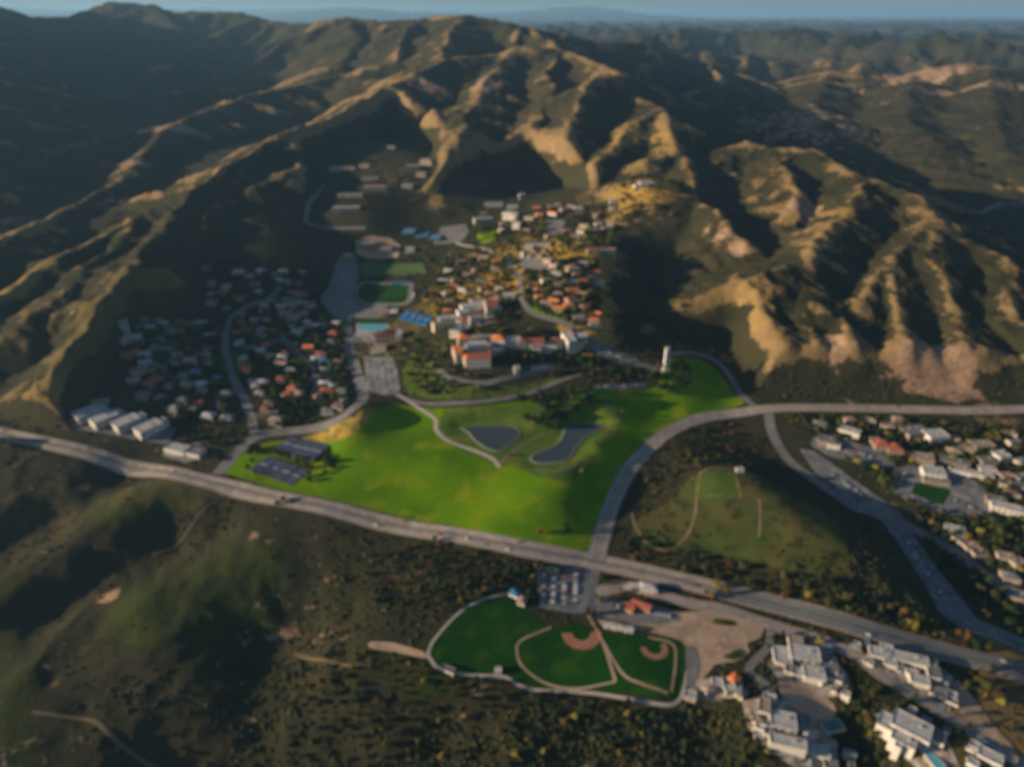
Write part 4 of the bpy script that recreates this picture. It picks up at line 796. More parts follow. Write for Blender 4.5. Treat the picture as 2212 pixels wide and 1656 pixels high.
# --- houses of the neighbourhood west of the campus
TOWN = [ # u, v, roof, size(0 small..2 big), rz, street
(433,699,'white',1,0,'n'),(451,727,'white',1,10,'n'),(458,656,'grey',1,0,'n'),(489,670,'grey',0,0,'n'),(516,591,'white',1,5,'n'),(458,617,'tan',0,0,'n'),(490,624,'tan',1,10,'n'),(540,600,'grey',0,0,'n'),(561,634,'white',1,-40,'n'),(574,660,'grey',1,-20,'n'),(602,606,'white',0,30,'n'),(620,612,'grey',0,0,'n'),(633,633,'red',1,5,'n'),(655,640,'grey',0,0,'n'),
(523,699,'red',0,0,'c'),(553,696,'tan',0,0,'c'),(513,721,'red',0,10,'c'),(520,743,'white',0,-70,'c'),(527,776,'white',0,-60,'c'),(534,802,'orange',0,0,'c'),(549,828,'white',0,20,'c'),(563,852,'tan',0,0,'c'),(451,785,'grey',0,0,'c'),(451,755,'grey',0,0,'c'),(469,819,'blue',0,0,'c'),(489,853,'grey',1,0,'c'),(451,902,'white',1,0,'c'),(492,905,'grey',1,10,'c'),(575,891,'red',0,0,'c'),(599,912,'tan',1,0,'c'),(583,874,'brown',0,0,'c'),(590,900,'grey',0,0,'c'),(478,880,'grey',0,0,'c'),
(564,727,'grey',1,5,'h'),(577,750,'red',1,-50,'h'),(585,770,'pink',1,-30,'h'),(611,776,'white',0,0,'h'),(608,792,'pink',1,-10,'h'),(629,802,'white',0,0,'h'),(636,843,'red',1,-15,'h'),(648,856,'pink',0,-10,'h'),(686,860,'pink',0,40,'h'),(708,850,'red',1,10,'h'),(720,838,'white',0,10,'h'),(643,722,'white',1,0,'h'),(655,712,'pink',0,0,'h'),(698,704,'grey',0,0,'h'),(667,753,'orange',1,0,'h'),(694,768,'red',1,0,'h'),(702,785,'blue',1,5,'h'),(705,802,'grey',1,8,'h'),(600,742,'grey',0,0,'h'),(716,740,'grey',0,0,'h'),
(414,785,'pink',1,0,'w'),(390,720,'red',0,10,'w'),(373,747,'brown',1,0,'w'),(410,752,'brown',0,-30,'w'),(434,831,'white',1,0,'w'),(404,835,'pink',1,0,'w'),(398,812,'grey',1,0,'w'),(341,822,'red',1,0,'w'),(316,786,'white',1,30,'w'),(298,806,'red',1,20,'w'),(291,824,'tan',1,20,'w'),(326,712,'white',0,40,'w'),(354,704,'white',0,0,'w'),(306,706,'grey',0,20,'w'),(270,712,'pink',0,30,'w'),(368,722,'grey',0,0,'w'),(376,882,'tan',1,0,'w'),(430,875,'red',1,5,'w'),(384,770,'grey',0,0,'w'),(366,835,'grey',0,0,'w'),(330,800,'brown',0,0,'w'),(345,735,'grey',0,0,'w'),(448,770,'tan',0,0,'w'),(424,808,'blue',0,0,'w')]
RF = {'n': (600,590,'above the curved street'), 'c': (554,945,'along the curved street'), 'h': (681,848,'around the hillside street'), 'w': (335,781,'around the western close')}
CO = {'n': 'the street end', 'c': 'the highway end', 'h': 'the dead end', 'w': 'the turning circle'}
for u, v in infill([[(440,575),(640,575),(690,640),(700,700),(600,690),(500,690),(450,640)],[(270,690),(480,690),(480,900),(370,900),(280,850)],[(500,700),(590,690),(640,830),(600,930),(560,925),(520,820)],[(610,700),(735,700),(750,880),(700,880),(650,760)]], [(t[0], t[1]) for t in TOWN] + [(282,736),(630,672),(640,685),(615,680),(660,665)], 62, 17):
    s_ = min(RF, key=lambda k: math.hypot(u - RF[k][0], v - RF[k][1])); TOWN.append((u, v, R2.choice(['grey','grey','tan','brown','red','brown','grey','white']), R2.choice([0, 0, 1]), R2.uniform(-30, 30), s_))
labs = unique_rows([(t[0], t[1], t[2], t[5]) for t in TOWN], RF, lambda k, n, t: ('only ' if t == 1 else ordn[n] + ' ') + k[0] + ' roofed house ' + RF[k[1]][2] + ('' if t == 1 else ', from ' + CO[k[1]]))
for (u, v, rf, sz, rz, st_), lb in zip(TOWN, labs):
    w = 13 + 3.5 * sz + random.uniform(-1.5, 2.5); d = 10.5 + 2 * sz + random.uniform(-1, 1.5)
    wg = [(w * .3, -d * .55, w * .42, d * .6, 3.6, random.choice([L, G]))] if random.random() < .7 else [(-w * .42, d * .4, w * .4, d * .7, 3.4, L)]
    B(u, v, lb, 'house', w, d, random.choice([3.8, 4.2, 6.4]), rz=rz + random.uniform(-6, 6), kind=random.choice([L, L, G]) if rf != 'white' else random.choice([L, T]), roof=rf, wall=random.choice(['grey', 'cream', 'tan', 'tan']), wings=wg, chimney=random.random() < .35, group='houses of the valley neighbourhood')
B(282,736,'large bright white house on the western edge of the neighbourhood','house',34,16,7,rz=12,kind=T,roof='white',wings=[(-12,-10,16,10,5,T)])
for i, (u, v, rz) in enumerate(((612,668,20),(628,664,0),(650,660,-8),(668,668,-15),(618,682,15),(632,692,-5),(652,682,30))):
    B(u, v, ['north western','northern','north eastern','eastern','western','southern','inner courtyard'][i] + ' block of the ring shaped school above the hillside street', 'school building', 22, 10, 7, rz=rz, kind=T, roof=['white','pink','tan','tan','pink','tan','grey'][i], wall='cream', name='school_block', group='ring shaped school')
for i, (u, v) in enumerate(((190,902),(226,912),(274,920),(322,932))):
    B(u, v, ['westernmost','second','third','easternmost'][i] + ' of four long white apartment blocks above the highway', 'apartment block', 22, 30, 9, rz=-38, kind=T, roof='white', wall='white', name='apartment_block', wings=[(0, 19, 17, 10, 7, T)], group='white apartment blocks above the highway')
B(219,872,'small pale annex behind the four white apartment blocks','house',20,10,5,rz=20,kind=T,roof='tan',wall='cream')
B(385,975,'low white roadside complex beside the highway','shop',30,14,6,rz=-18,kind=T,roof='white',name='roadside_shop',wings=[(22,2,16,12,5,T)])
B(425,982,'grey roofed block at the east end of the roadside complex','shop',20,14,6,rz=-18,kind=T,roof='grey',name='roadside_shop')
B(710,893,'grey house alone between the entrance road and the dry bank','house',16,11,5,kind=L,roof='grey')
# --- town centre in the east
for u,v,w,d,h,rz,rf,nm,cat,lab in (
 (1833,936,26,12,6,-35,'white','shop','shop','white diagonal shop roof nearest the canyon road bend'),(1785,955,20,16,5,-20,'grey','shop','shop','grey shop west of the pale shopping lot'),(1800,965,14,10,5,-20,'white','shop','shop','small white shop beside the grey one west of the shopping lot'),
 (1903,966,20,18,7,-10,'red','shop','shop','western of two red roofed shops'),(1929,973,18,20,7,-12,'red','shop','shop','eastern of two red roofed shops'),(1890,958,12,14,6,-10,'grey','shop','shop','grey annex west of the red roofed shops'),
 (1972,938,30,22,7,10,'grey','office_block','office','wide blue grey office roof north of the town centre'),(2017,948,26,20,9,5,'white','office_block','office','bright white office block near the yellow hillock'),
 (1990,996,24,18,7,-20,'tan','office_block','office','tan office roof west of the civic car park'),(2013,1028,24,18,8,-15,'white','civic_hall','civic hall','largest white hall above the small sports field'),(2020,1042,28,10,5,-15,'grey','shop','shop','low bluish canopy building in front of the white hall'),
 (2058,1003,34,12,6,-25,'grey','office_block','office','long grey office roof behind the civic car park'),(2095,1028,46,9,6,-22,'white','office_block','office','long narrow white roof east of the small sports field'),(2118,966,26,16,6,5,'tan','office_block','office','tan roofed office on the eastern rise'),
 (2130,1000,20,14,6,0,'grey','office_block','office','grey roofed block east of the civic car park'),(2158,992,16,16,8,10,'white','office_block','office','white square block on the eastern rise'),(2130,1018,18,10,5,-10,'white','office_block','office','low white block between the long white roof and the eastern rise'),
 (2180,1106,38,12,7,-28,'white','office_block','office','brightest white building at the right edge by the lagoon road'),(2060,1148,16,8,4,-20,'white','pavilion','pavilion','small teal and white pavilion south of the civic car park'),(2150,1085,20,12,5,-25,'grey','office_block','office','grey building just left of the brightest white building'),
 (2195,1290,18,14,5,-30,'grey','house','house','grey roofed house below the lagoon road at the right edge'),(1597,1018,8,6,4,0,'white','shed','shed','tiny white shed on the upper edge of the garden plot')):
    B(u,v,lab,cat,w,d,h,rz=rz,kind=T if rf not in('red',) else L,roof=rf,wall='white' if rf in('white',) else 'tan',name=nm)
EASTX = infill([[(1740,905),(2200,915),(2220,1080),(2120,1090),(2080,1000),(1900,930),(1750,925)],[(2000,1120),(2215,1220),(2215,1330),(2100,1200)]], [(1833,936),(1785,955),(1903,966),(1929,973),(1972,938),(2017,948),(1990,996),(2013,1028),(2058,1003),(2095,1028),(2118,966),(2130,1000),(2158,992),(2180,1106),(2195,1290)], 22, 26)
EASTX = [(u, v, R2.choice(['brown','grey','tan','pink','grey']), 'e') for u, v in EASTX]
labs = unique_rows(EASTX, {'e': (1665, 886)}, lambda k, n, t: ordn[n] + ' ' + k[0] + ' roofed small house of the eastern town, counted from the canyon road fork')
for (u, v, rf, _), lb in zip(EASTX, labs): B(u, v, lb, 'house', R2.uniform(12, 19), R2.uniform(9, 13), 5, rz=R2.uniform(-40, 20), kind=R2.choice([L, T]), roof=rf, wall='cream', group='small houses of the eastern town')
# --- park buildings
B(1400,1274,'pale grey roofed park hall beside the highway service road','hall',16,10,5,rz=-8,kind=L,roof='white',name='park_hall'); B(1368,1268,'small white hut beside the pale grey park hall','hut',8,6,3.5,rz=0,kind=G,roof='white',name='hut')
B(1385,1312,'reddish roofed angular park building above the gravel yard','hall',18,9,5,rz=-30,kind=G,roof='red',wall='tan',name='park_hall',wings=[(-8,-6,8,12,4,G)])
for i,(u,v) in enumerate(((1314,1353),(1334,1357),(1357,1362))): B(u,v,['western','middle','eastern'][i]+' of three white huts north of the small ball field','hut',8,5,3.4,rz=-8,kind=G,roof='white',name='hut',group='white huts by the ball field')
B(1076,1450,'small pale hut on the southern park path','hut',5,5,3,kind=G,roof='white',name='hut'); B(968,1448,'low grey hut at the western end of the park','hut',12,5,3,rz=-25,kind=T,roof='grey',name='hut'); B(1112,1285,'blue roofed kiosk at the corner of the big playing field','kiosk',9,7,3.5,rz=-30,kind=L,roof='blue',name='kiosk')
B(1128,1300,'pinkish hut between the blue kiosk and the park car park','hut',7,10,3.5,rz=-20,kind=L,roof='pink',name='hut')
# --- villas on the bluff, stepped white volumes
def villa(label, u, v, rz, vols, roof='white'):
    x, y, _ = W(u, v); vols = [(a * 1.2, b * 1.2, c * 1.2, d_ * 1.2, h_, t_) for a, b, c, d_, h_, t_ in vols]; W0, D0 = vols[0][2], vols[0][3]
    for i in range(7):                                # low terraces, plinths and garden rooms round the house
        an = R2.uniform(0, 6.28); q = R2.uniform(.75, 1.25); vols.append((math.cos(an) * W0 * q, math.sin(an) * (D0 * q + 3), R2.uniform(3, 9), R2.uniform(3, 7), R2.choice([.7, 1.2, 2.9, 3.4]), T))
    v0 = vols[0]
    return building(label, 'villa', x, y, v0[2], v0[3], v0[4], rz=R(rz), wall='white', roof=roof, kind=T, wings=vols[1:], name='villa', glassy=1, roof_mats=[roof, 'white', 'grey', roof, 'tan', 'white', 'slate'])
villa('large white villa with round court and bluish roof south of the gravel yard',1735,1420,-12,[(0,0,20,12,6.5,T),(-15,-3,12,14,4,T),(15,-5,12,12,4,T),(4,-15,14,10,5,T),(-4,12,10,8,4,T)])
villa('grey topped wing house on the east side of the round court villa',1795,1462,-30,[(0,0,14,9,5,T),(-9,-6,9,9,4,T)],'grey')
villa('white villa wrapped round a dark courtyard beside the cul-de-sac',1960,1432,-18,[(0,6,24,8,6,T),(-13,-3,8,14,5,T),(14,-4,8,16,5,T),(4,-16,12,7,4,T)])
villa('pale corner house at the upper end of the courtyard villa',1895,1416,-20,[(0,0,12,9,4.5,T),(6,7,8,6,4,T)],'white')
villa('low white guest house below the courtyard villa',2025,1500,-35,[(0,0,10,8,4,T),(7,3,7,6,3.5,T)],'grey')
villa('stepped white villa with dark terrace strip above the gully',1690,1560,-14,[(0,0,16,12,7,T),(-12,8,9,12,4.5,T),(12,4,10,10,4,T),(2,-13,22,7,4,T)])
villa('lower white villa at the bottom edge beside the gully',1755,1618,-14,[(0,0,20,9,6,T),(-8,-8,12,7,4,T),(10,-7,8,7,4,T)])
villa('slim white house at the west side of the stepped villa',1650,1528,-20,[(0,0,7,11,5,T),(3,8,8,6,4,T)],'tan')
villa('broad pale villa with terraces above the turquoise pool',1965,1578,-38,[(0,0,22,14,6,T),(-13,-5,10,12,4,T),(14,4,9,10,4,T),(-2,-12,14,8,4,T)])
villa('small white house at the bottom right edge beyond the villa road',2135,1640,-38,[(0,0,13,8,5,T),(-8,3,6,6,4,T)])
for i,(u,v,rf) in enumerate(((1490,1505,'white'),(1548,1478,'white'),(1575,1492,'white'),(1530,1492,'tan'),(1585,1470,'orange'),(1600,1500,'grey'))):
    B(u,v,['westernmost white cottage','middle white cottage','eastern white cottage','tan roofed cottage','orange roofed cottage','grey roofed cottage'][i]+' in the cluster below the gravel yard','cottage',9,7,4,rz=-15+12*i,kind=L if rf!='white' else T,roof=rf,wall='cream',name='cottage',group='cottages below the gravel yard')

# ------------------------------------------------------------------ parked cars
def car_mesh(m):
    prof = [(-2.2,.35),(-2.2,.85),(-1.9,.95),(-1.3,1.0),(-.75,1.42),(.75,1.45),(1.35,1.02),(2.1,.88),(2.25,.6),(2.2,.35)]
    n = len(prof); V = [(x, -.85, z) for x, z in prof] + [(x, .85, z) for x, z in prof]
    for i in (4, 5): V[i] = (V[i][0], -.66, V[i][2]); V[n + i] = (V[n + i][0], .66, V[n + i][2])
    F = [tuple(range(n - 1, -1, -1))[::-1], tuple(range(n, 2 * n))[::-1]] + [(i, i + n, (i + 1) % n + n, (i + 1) % n) for i in range(n)]
    me = py_me('car', V, F, m); me.materials.append(glass); me.materials.append(mat('tyre', (.02,.02,.02)))
    nf = len(F)
    for i, p in enumerate(me.polygons):
        if i - 2 in (3, 5): p.material_index = 1
    bmx = bmesh.new(); bmx.from_mesh(me)
    for wx in (-1.4, 1.4):
        for wy in (-.82, .82):
            r_ = bmesh.ops.create_cone(bmx, cap_ends=True, segments=10, radius1=.34, radius2=.34, depth=.24, matrix=Matrix.Translation((wx, wy, .34)) @ Matrix.Rotation(R(90), 4, 'X'))
            for f in {f for v in r_['verts'] for f in v.link_faces}: f.material_index = 2
    for wy in (-.80, .80):                            # side windows
        vs = [bmx.verts.new(q) for q in ((-1.05, wy, 1.04), (1.1, wy, 1.04), (.7, wy * .85, 1.38), (-.68, wy * .85, 1.37))]
        f = bmx.faces.new(vs if wy < 0 else vs[::-1]); f.material_index = 1
    bmx.to_mesh(me); bmx.free(); return me
CARC = {'white': (.7,.7,.7), 'silver': (.42,.43,.45), 'black': (.03,.03,.035), 'dark blue': (.03,.06,.16), 'red': (.35,.03,.03), 'grey': (.16,.17,.18)}
CARM = {k: car_mesh(mat('car_paint_' + k.replace(' ', '_'), c, tuple(x * .95 for x in c), 1, .3, spec=.6)) for k, c in CARC.items()}
def cars(place, uv0, uv1, n, rz, fill=.8, grp=None):
    a = W(*uv0); b = W(*uv1)
    for i in range(n):
        if random.random() > fill: continue
        t = (i + .5) / n; x = a[0] + (b[0] - a[0]) * t; y = a[1] + (b[1] - a[1]) * t; c = random.choice(['white'] * 4 + ['silver'] * 3 + ['black', 'dark blue', 'red', 'grey', 'grey'])
        o = link('parked_car', CARM[c]); o.location = (x, y, float(hz(x, y)) + .62); o.rotation_euler = (0, 0, R(rz) + random.choice([0, math.pi]))
        o['label'] = c + ' car parked in ' + place; o['category'] = 'car'; o['group'] = c + ' cars in ' + place
for k, u in enumerate((1176, 1198, 1222, 1246)): cars('the park car park beside the highway junction', (u, 1240), (u - 3, 1306), 17, 2, .7)
for k, u in enumerate((798, 812, 827, 842)): cars('the lower campus car park', (u, 778), (u + 6, 842), 15, 8, .6)
cars('the large western campus lot', (742, 575), (728, 650), 16, 0, .5); cars('the large western campus lot', (757, 580), (745, 660), 16, 0, .5)
cars('the slope lot east of the library', (1278, 742), (1375, 786), 16, 60, .6)
cars('the narrow lot below the slope road', (1290, 837), (1385, 831), 14, 85, .6)
cars('the lagoon lot beside the gully', (1790, 1020), (1890, 1088), 16, 50, .6); cars('the lagoon lot beside the gully', (1960, 1170), (2040, 1290), 16, 40, .5)
cars('the shopping lot in the east', (1800, 958), (1900, 995), 13, 60, .6); cars('the civic car park', (1960, 1015), (1935, 1060), 8, 10, .6); cars('the civic car park', (2060, 1080), (2110, 1100), 8, 50, .6)
cars('the long lot above the gravel yard', (1310, 1305), (1450, 1332), 14, 70, .55)
cars('the upper eastern lot of the campus', (965, 500), (1000, 496), 7, 80, .6)

def drive(place, ln, n, lanes, z=.75):
    for i in range(n):
        k = R2.randrange(30, len(ln) - 30); T_ = ln[k + 1] - ln[k - 1]; a = math.atan2(T_[1], T_[0]); lat = R2.choice(lanes); x = ln[k][0] - math.sin(a) * lat; y = ln[k][1] + math.cos(a) * lat
        c = R2.choice(['white','white','silver','black','grey','red']); o = link('car', CARM[c]); o.location = (x, y, float(hz(x, y)) + z); o.rotation_euler = (0, 0, a + (math.pi if lat > 0 else 0))
        o['label'] = c + ' car driving on ' + place; o['category'] = 'car'; o['group'] = c + ' cars on ' + place
drive('the coast highway', ROADS[0][0], 26, (-6.5, -3.2, 3.2, 6.5)); drive('the canyon road', ROADS[1][0], 10, (-5, -2.4, 2.4, 5), .95)

# ------------------------------------------------------------------ trees
leafm = {k: mat('leaves_' + k, a, b, .6, .9, rnd=.35, spec=.15, detail=3) for k, a, b in (('dark', (.03,.05,.016), (.018,.034,.012)), ('olive', (.075,.075,.02), (.045,.05,.014)), ('golden', (.21,.155,.03), (.13,.105,.02)), ('rust', (.14,.07,.028), (.08,.05,.02)), ('bright', (.085,.125,.014), (.055,.09,.011)))}
bark = mat('bark', (.12,.085,.06), (.08,.06,.045), 2.)
def crown_mesh(m, seed, tall=1.0, nleaf=210):
    r_ = random.Random(seed); V = []; F = []; blobs = []
    for i in range(7):
        a = r_.uniform(0, 6.28); q = r_.uniform(.0, .55); blobs.append((q * math.cos(a), q * math.sin(a), r_.uniform(.45, 1.05) * tall, r_.uniform(.28, .46)))
    for bx_, by_, bz_, br in blobs:                   # solid hearts of the clumps
        n0 = len(V); t = (1 + 5 ** .5) / 2
        for p in ((-1,t,0),(1,t,0),(-1,-t,0),(1,-t,0),(0,-1,t),(0,1,t),(0,-1,-t),(0,1,-t),(t,0,-1),(t,0,1),(-t,0,-1),(-t,0,1)):
            k = br * .72 / 1.9 * r_.uniform(.75, 1.2); V.append((bx_ + p[0] * k, by_ + p[1] * k, bz_ + p[2] * k * .9))
        for f in ((0,11,5),(0,5,1),(0,1,7),(0,7,10),(0,10,11),(1,5,9),(5,11,4),(11,10,2),(10,7,6),(7,1,8),(3,9,4),(3,4,2),(3,2,6),(3,6,8),(3,8,9),(4,9,5),(2,4,11),(6,2,10),(8,6,7),(9,8,1)): F.append(tuple(n0 + i for i in f))
    for i in range(nleaf):
        bx_, by_, bz_, br = r_.choice(blobs); th = math.acos(r_.uniform(-.8, 1)); ph = r_.uniform(0, 6.28); rr_ = br * r_.uniform(.75, 1.12)
        c = Vector((bx_ + rr_ * math.sin(th) * math.cos(ph), by_ + rr_ * math.sin(th) * math.sin(ph), bz_ + rr_ * math.cos(th)))
        a = Vector((r_.gauss(0, 1), r_.gauss(0, 1), r_.gauss(0, 1))).normalized(); b = a.orthogonal().normalized(); s_ = r_.uniform(.05, .11); n0 = len(V)
        for p in (a + b, a - b, -a - b, -a + b): V.append(tuple(c + p * s_))
        F.append((n0, n0 + 1, n0 + 2, n0 + 3))
    return py_me('crown', V, F, m)
def trunk_mesh():
    V, F = [], []
    def limb(p, q, r0, r1, n=6):
        p, q = Vector(p), Vector(q); d = (q - p).normalized(); a = d.orthogonal().normalized(); b = d.cross(a); n0 = len(V)
        for c, r_ in ((p, r0), (q, r1)):
            for i in range(n): t = 2 * math.pi * i / n; V.append(tuple(c + (a * math.cos(t) + b * math.sin(t)) * r_))
        for i in range(n): F.append((n0 + i, n0 + (i + 1) % n, n0 + n + (i + 1) % n, n0 + n + i))
    limb((0, 0, -.15), (.02, 0, .45), .07, .05); limb((.02, 0, .43), (.25, .1, .85), .045, .015); limb((.02, 0, .43), (-.2, .15, .8), .04, .015); limb((.02, 0, .43), (0, -.25, .85), .04, .015); limb((.02, 0, .43), (.03, .02, .95), .045, .015)
    return py_me('trunk', V, F, bark)
TRUNK = trunk_mesh(); CROWN = {k: [crown_mesh(m, i * 7 + len(k), random.choice([.9, 1.0, 1.25])) for i in range(3)] for k, m in leafm.items()}
ROADP = np.vstack([np.column_stack([ln, np.full(len(ln), hw)]) for ln, hw in ROADS])
PADC = []
for P in PADS:
    A = np.array(P); q = A.mean(0); PADC.append((P, (q[0], q[1], float(np.hypot(A[:, 0] - q[0], A[:, 1] - q[1]).max()))))
def free(x, y, r_):
    if (np.hypot(ROADP[:, 0] - x, ROADP[:, 1] - y) < ROADP[:, 2] + r_).any(): return False
    for P, (cx, cy, cr) in PADC:
        if (cx - x) ** 2 + (cy - y) ** 2 > (cr + r_) ** 2: continue
        if poly_sd(np.array([x]), np.array([y]), P)[0] < r_: return False
    return True
NT = [0]
def tree(x, y, rad, kind, label, group, name='tree'):
    e = empty(name, (x, y, float(hz(x, y))), random.uniform(0, 6.28), label=label, category='tree'); e['group'] = group
    h = rad * random.uniform(.95, 1.35); e.scale = (rad, rad * random.uniform(.85, 1.1), h)
    link('trunk', TRUNK, e); link('crown', random.choice(CROWN[kind]), e); NT[0] += 1
def inpoly_uv(uv, n, r_, minsep=0, kinds=('dark',), clear=1.0):
    P = [W(*p)[:2] for p in uv]; A = np.array(P); x0, y0 = A.min(0); x1, y1 = A.max(0); out = []; tries = 0
    while len(out) < n and tries < n * 30:
        tries += 1; x = random.uniform(x0, x1); y = random.uniform(y0, y1)
        if poly_sd(np.array([x]), np.array([y]), P)[0] > 0: continue
        if minsep and any(math.hypot(x - a, y - b) < minsep for a, b in out): continue
        if not free(x, y, clear): continue
        out.append((x, y))
    return out
def grove(uv, n, rad, kinds, label, group, sep=4, clear=1.0):
    for x, y in inpoly_uv(uv, n, rad, sep, clear=clear):
        k = random.choice(kinds); tree(x, y, random.uniform(*rad), k, label[k] if isinstance(label, dict) else label, group if not isinstance(label, dict) else group + ', ' + k)
def KL(place): return {'dark': 'round dark green tree ' + place, 'olive': 'olive green tree ' + place, 'golden': 'golden leafed tree ' + place, 'rust': 'rust brown tree ' + place, 'bright': 'bright green tree ' + place}
def row_trees(pts, rad, kinds, place, group):
    lb = KL(place)
    for u, v in pts: x, y, _ = W(u, v); k = random.choice(kinds); tree(x, y, random.uniform(*rad), k, lb[k], group + ', ' + k)
grove([(545,965),(720,985),(730,1010),(660,1052),(530,1020)], 26, (3.5, 6), ('dark','dark','olive','rust'), KL('around the blue courts by the lawn'), 'trees around the blue courts', 5)
grove([(1105,850),(1290,845),(1280,880),(1215,905),(1205,930),(1180,945),(1130,915)], 34, (5.5, 9), ('dark','dark','olive'), KL('in the dense clump between the two ponds'), 'trees between the ponds', 4)
grove([(1420,790),(1490,790),(1500,830),(1440,860),(1400,835)], 26, (4.5, 7.5), ('dark',), KL('in the dark clump below the cross tower'), 'trees below the cross tower', 4)
grove([(1060,785),(1290,765),(1400,800),(1380,825),(1210,812),(1080,820)], 46, (3.5, 6), ('dark','dark','olive'), KL('on the shaded terrace below the white row'), 'trees below the white row', 5)
grove([(870,840),(900,740),(975,760),(990,800),(1080,826),(1040,850),(930,855)], 26, (3, 5.5), ('olive','dark','golden'), KL('on the grassy slope west of the white row'), 'trees on the western campus slope', 6)
row_trees([(612,1082),(600,1090),(940,1168),(950,1176),(1165,1152),(1228,1148),(1222,1140)], (4, 6), ('rust','dark'), 'beside the highway at the edge of the lawn', 'trees beside the highway lawn')
row_trees([(1538,1290),(1525,1282),(1550,1268),(1568,1284),(1620,1265),(1700,1275),(1745,1290),(1960,1352),(1975,1362),(2020,1352),(2070,1372),(2085,1382),(2120,1478),(2130,1492),(2125,1510),(2140,1445),(2160,1520)], (4, 6.5), ('rust','golden','olive'), 'on the eastern verge of the highway', 'trees on the eastern highway verge')
row_trees([(1262,1012),(1255,1022),(1228,1082),(1218,1090),(1345,890),(1330,905),(1288,960),(1275,990),(1240,1000),(1100,985),(1148,905),(1310,935)], (2.2, 3.6), ('olive','golden','rust'), 'on the shore grass by the ponds', 'small trees by the ponds')
row_trees([(1190,1240),(1212,1238),(1295,1250),(1310,1262),(1340,1280),(1270,1330),(1150,1250),(1140,1235),(1170,1230),(1300,1300),(1345,1315)], (3, 5), ('olive','golden','dark'), 'around the park car park', 'trees around the park car park')
row_trees([(1660,1400),(1668,1380),(1690,1375),(1740,1382),(1768,1390),(1830,1480),(1838,1520),(1835,1500),(1880,1500),(1900,1490),(1930,1480),(1975,1515),(1870,1560),(1880,1590),(2095,1570),(2060,1545),(1600,1560),(1605,1590),(1630,1620),(1650,1640),(1865,1540)], (2.6, 4.4), ('olive','golden','dark'), 'between the bluff villas', 'garden trees of the bluff villas')
grove([(1840,1510),(1880,1520),(1900,1590),(1930,1650),(1830,1650),(1820,1580)], 12, (3.5, 6), ('dark',), KL('in the gully between the villas'), 'gully trees between the villas', 4)
grove([(545,700),(600,690),(640,780),(660,840),(700,880),(640,920),(590,880),(545,760)], 34, (3.5, 6), ('dark','olive','bright'), KL('between curved and hillside streets'), 'trees between the two streets', 6)
grove([(260,690),(480,690),(480,900),(360,920),(280,850)], 42, (3.5, 6), ('dark','dark','olive'), KL('in the gardens west of the curved street'), 'garden trees west of the curved street', 7)
grove([(690,700),(735,700),(760,860),(690,900)], 16, (3.5, 6), ('dark','olive'), KL('between the hillside street and the campus road'), 'trees beside the campus road', 6)
_byl = {}
for o in SC.objects:
    if o.parent is None and o.get('category') == 'tree': _byl.setdefault(o['label'], []).append(o)
for lb, os_ in _byl.items():                          # small groups: each tree told by its place in the row
    if 1 < len(os_) <= 14 and len(lb.split()) <= 12:
        for i, o in enumerate(sorted(os_, key=lambda o: o.location.x / o.location.y)): o['label'] = ordn[i] + ' ' + lb + ', from the west'
rest = []
def mass(uv, n, kinds, rad=(3.5, 6), clear=1.5, sep=5):
    for x, y in inpoly_uv(uv, n, 5, sep, clear=clear): rest.append((x, y, rad[0] * .75 + (rad[1] * 1.1 - rad[0] * .75) * random.random() ** 1.8, random.choice(kinds)))
mass([(950,560),(1110,560),(1110,700),(950,690),(920,660)], 320, ('bright','olive','dark','golden','olive'), (4, 7.5), 0, 5)
mass([(1130,590),(1290,560),(1300,720),(1240,720),(1130,660)], 360, ('golden','olive','bright','dark','dark'), (4, 7.5), 0, 5)
mass([(1020,470),(1300,450),(1340,530),(1200,620),(1020,560)], 320, ('bright','olive','dark','olive','golden'), (4.2, 8), 0, 5)
mass([(985,715),(1265,730),(1270,770),(1000,790)], 46, ('dark','olive','golden'), (3.4, 5.5), .3, 4); mass([(940,660),(1085,640),(1085,715),(945,720)], 24, ('olive','golden','dark'), (3.4, 5.5), .3, 4); mass([(1060,765),(1270,762),(1280,785),(1060,795)], 40, ('dark',), (3.5, 6), .5, 4)
mass([(1340,400),(1440,400),(1440,450),(1340,480)], 60, ('dark','olive'), (3.5, 6))
mass([(270,690),(480,690),(500,900),(360,920)], 340, ('bright','olive','dark'), (4.0, 6.8), -1, 4); mass([(500,700),(740,690),(760,880),(600,930)], 360, ('olive','bright','bright','dark'), (4.0, 6.8), -1, 4)
mass([(440,570),(680,570),(720,640),(700,700),(480,700)], 300, ('dark','dark','olive'), (4, 7), -1, 4)
mass([(500,850),(560,700),(600,700),(720,900),(560,930)], 60, ('dark','olive','bright'))
mass([(350,830),(500,830),(540,950),(470,1000),(350,950)], 60, ('dark','olive'))
mass([(680,330),(940,330),(930,440),(700,480)], 120, ('dark','dark','olive'))
mass([(1690,900),(1900,900),(2250,930),(2250,1200),(2150,1290),(1950,1080)], 620, ('dark','dark','olive','dark','golden'), (3, 6), -2, 3.5)
mass([(1960,1100),(2250,1230),(2250,1400),(2100,1340)], 90, ('dark','dark','olive'), (4, 7))
mass([(1340,1150),(1500,1200),(1900,1300),(2150,1400),(2150,1430),(1750,1310),(1330,1210)], 130, ('dark','rust','olive','dark'), (3, 5.5))
mass([(1400,960),(1560,905),(1650,960),(1500,1020),(1380,1090)], 100, ('dark','olive','rust'), (2.5, 4.5))
mass([(900,1180),(1260,1240),(1180,1300),(1080,1270),(950,1330),(800,1300),(780,1200)], 200, ('dark','olive','dark','rust','dark'), (2.5, 4.8))
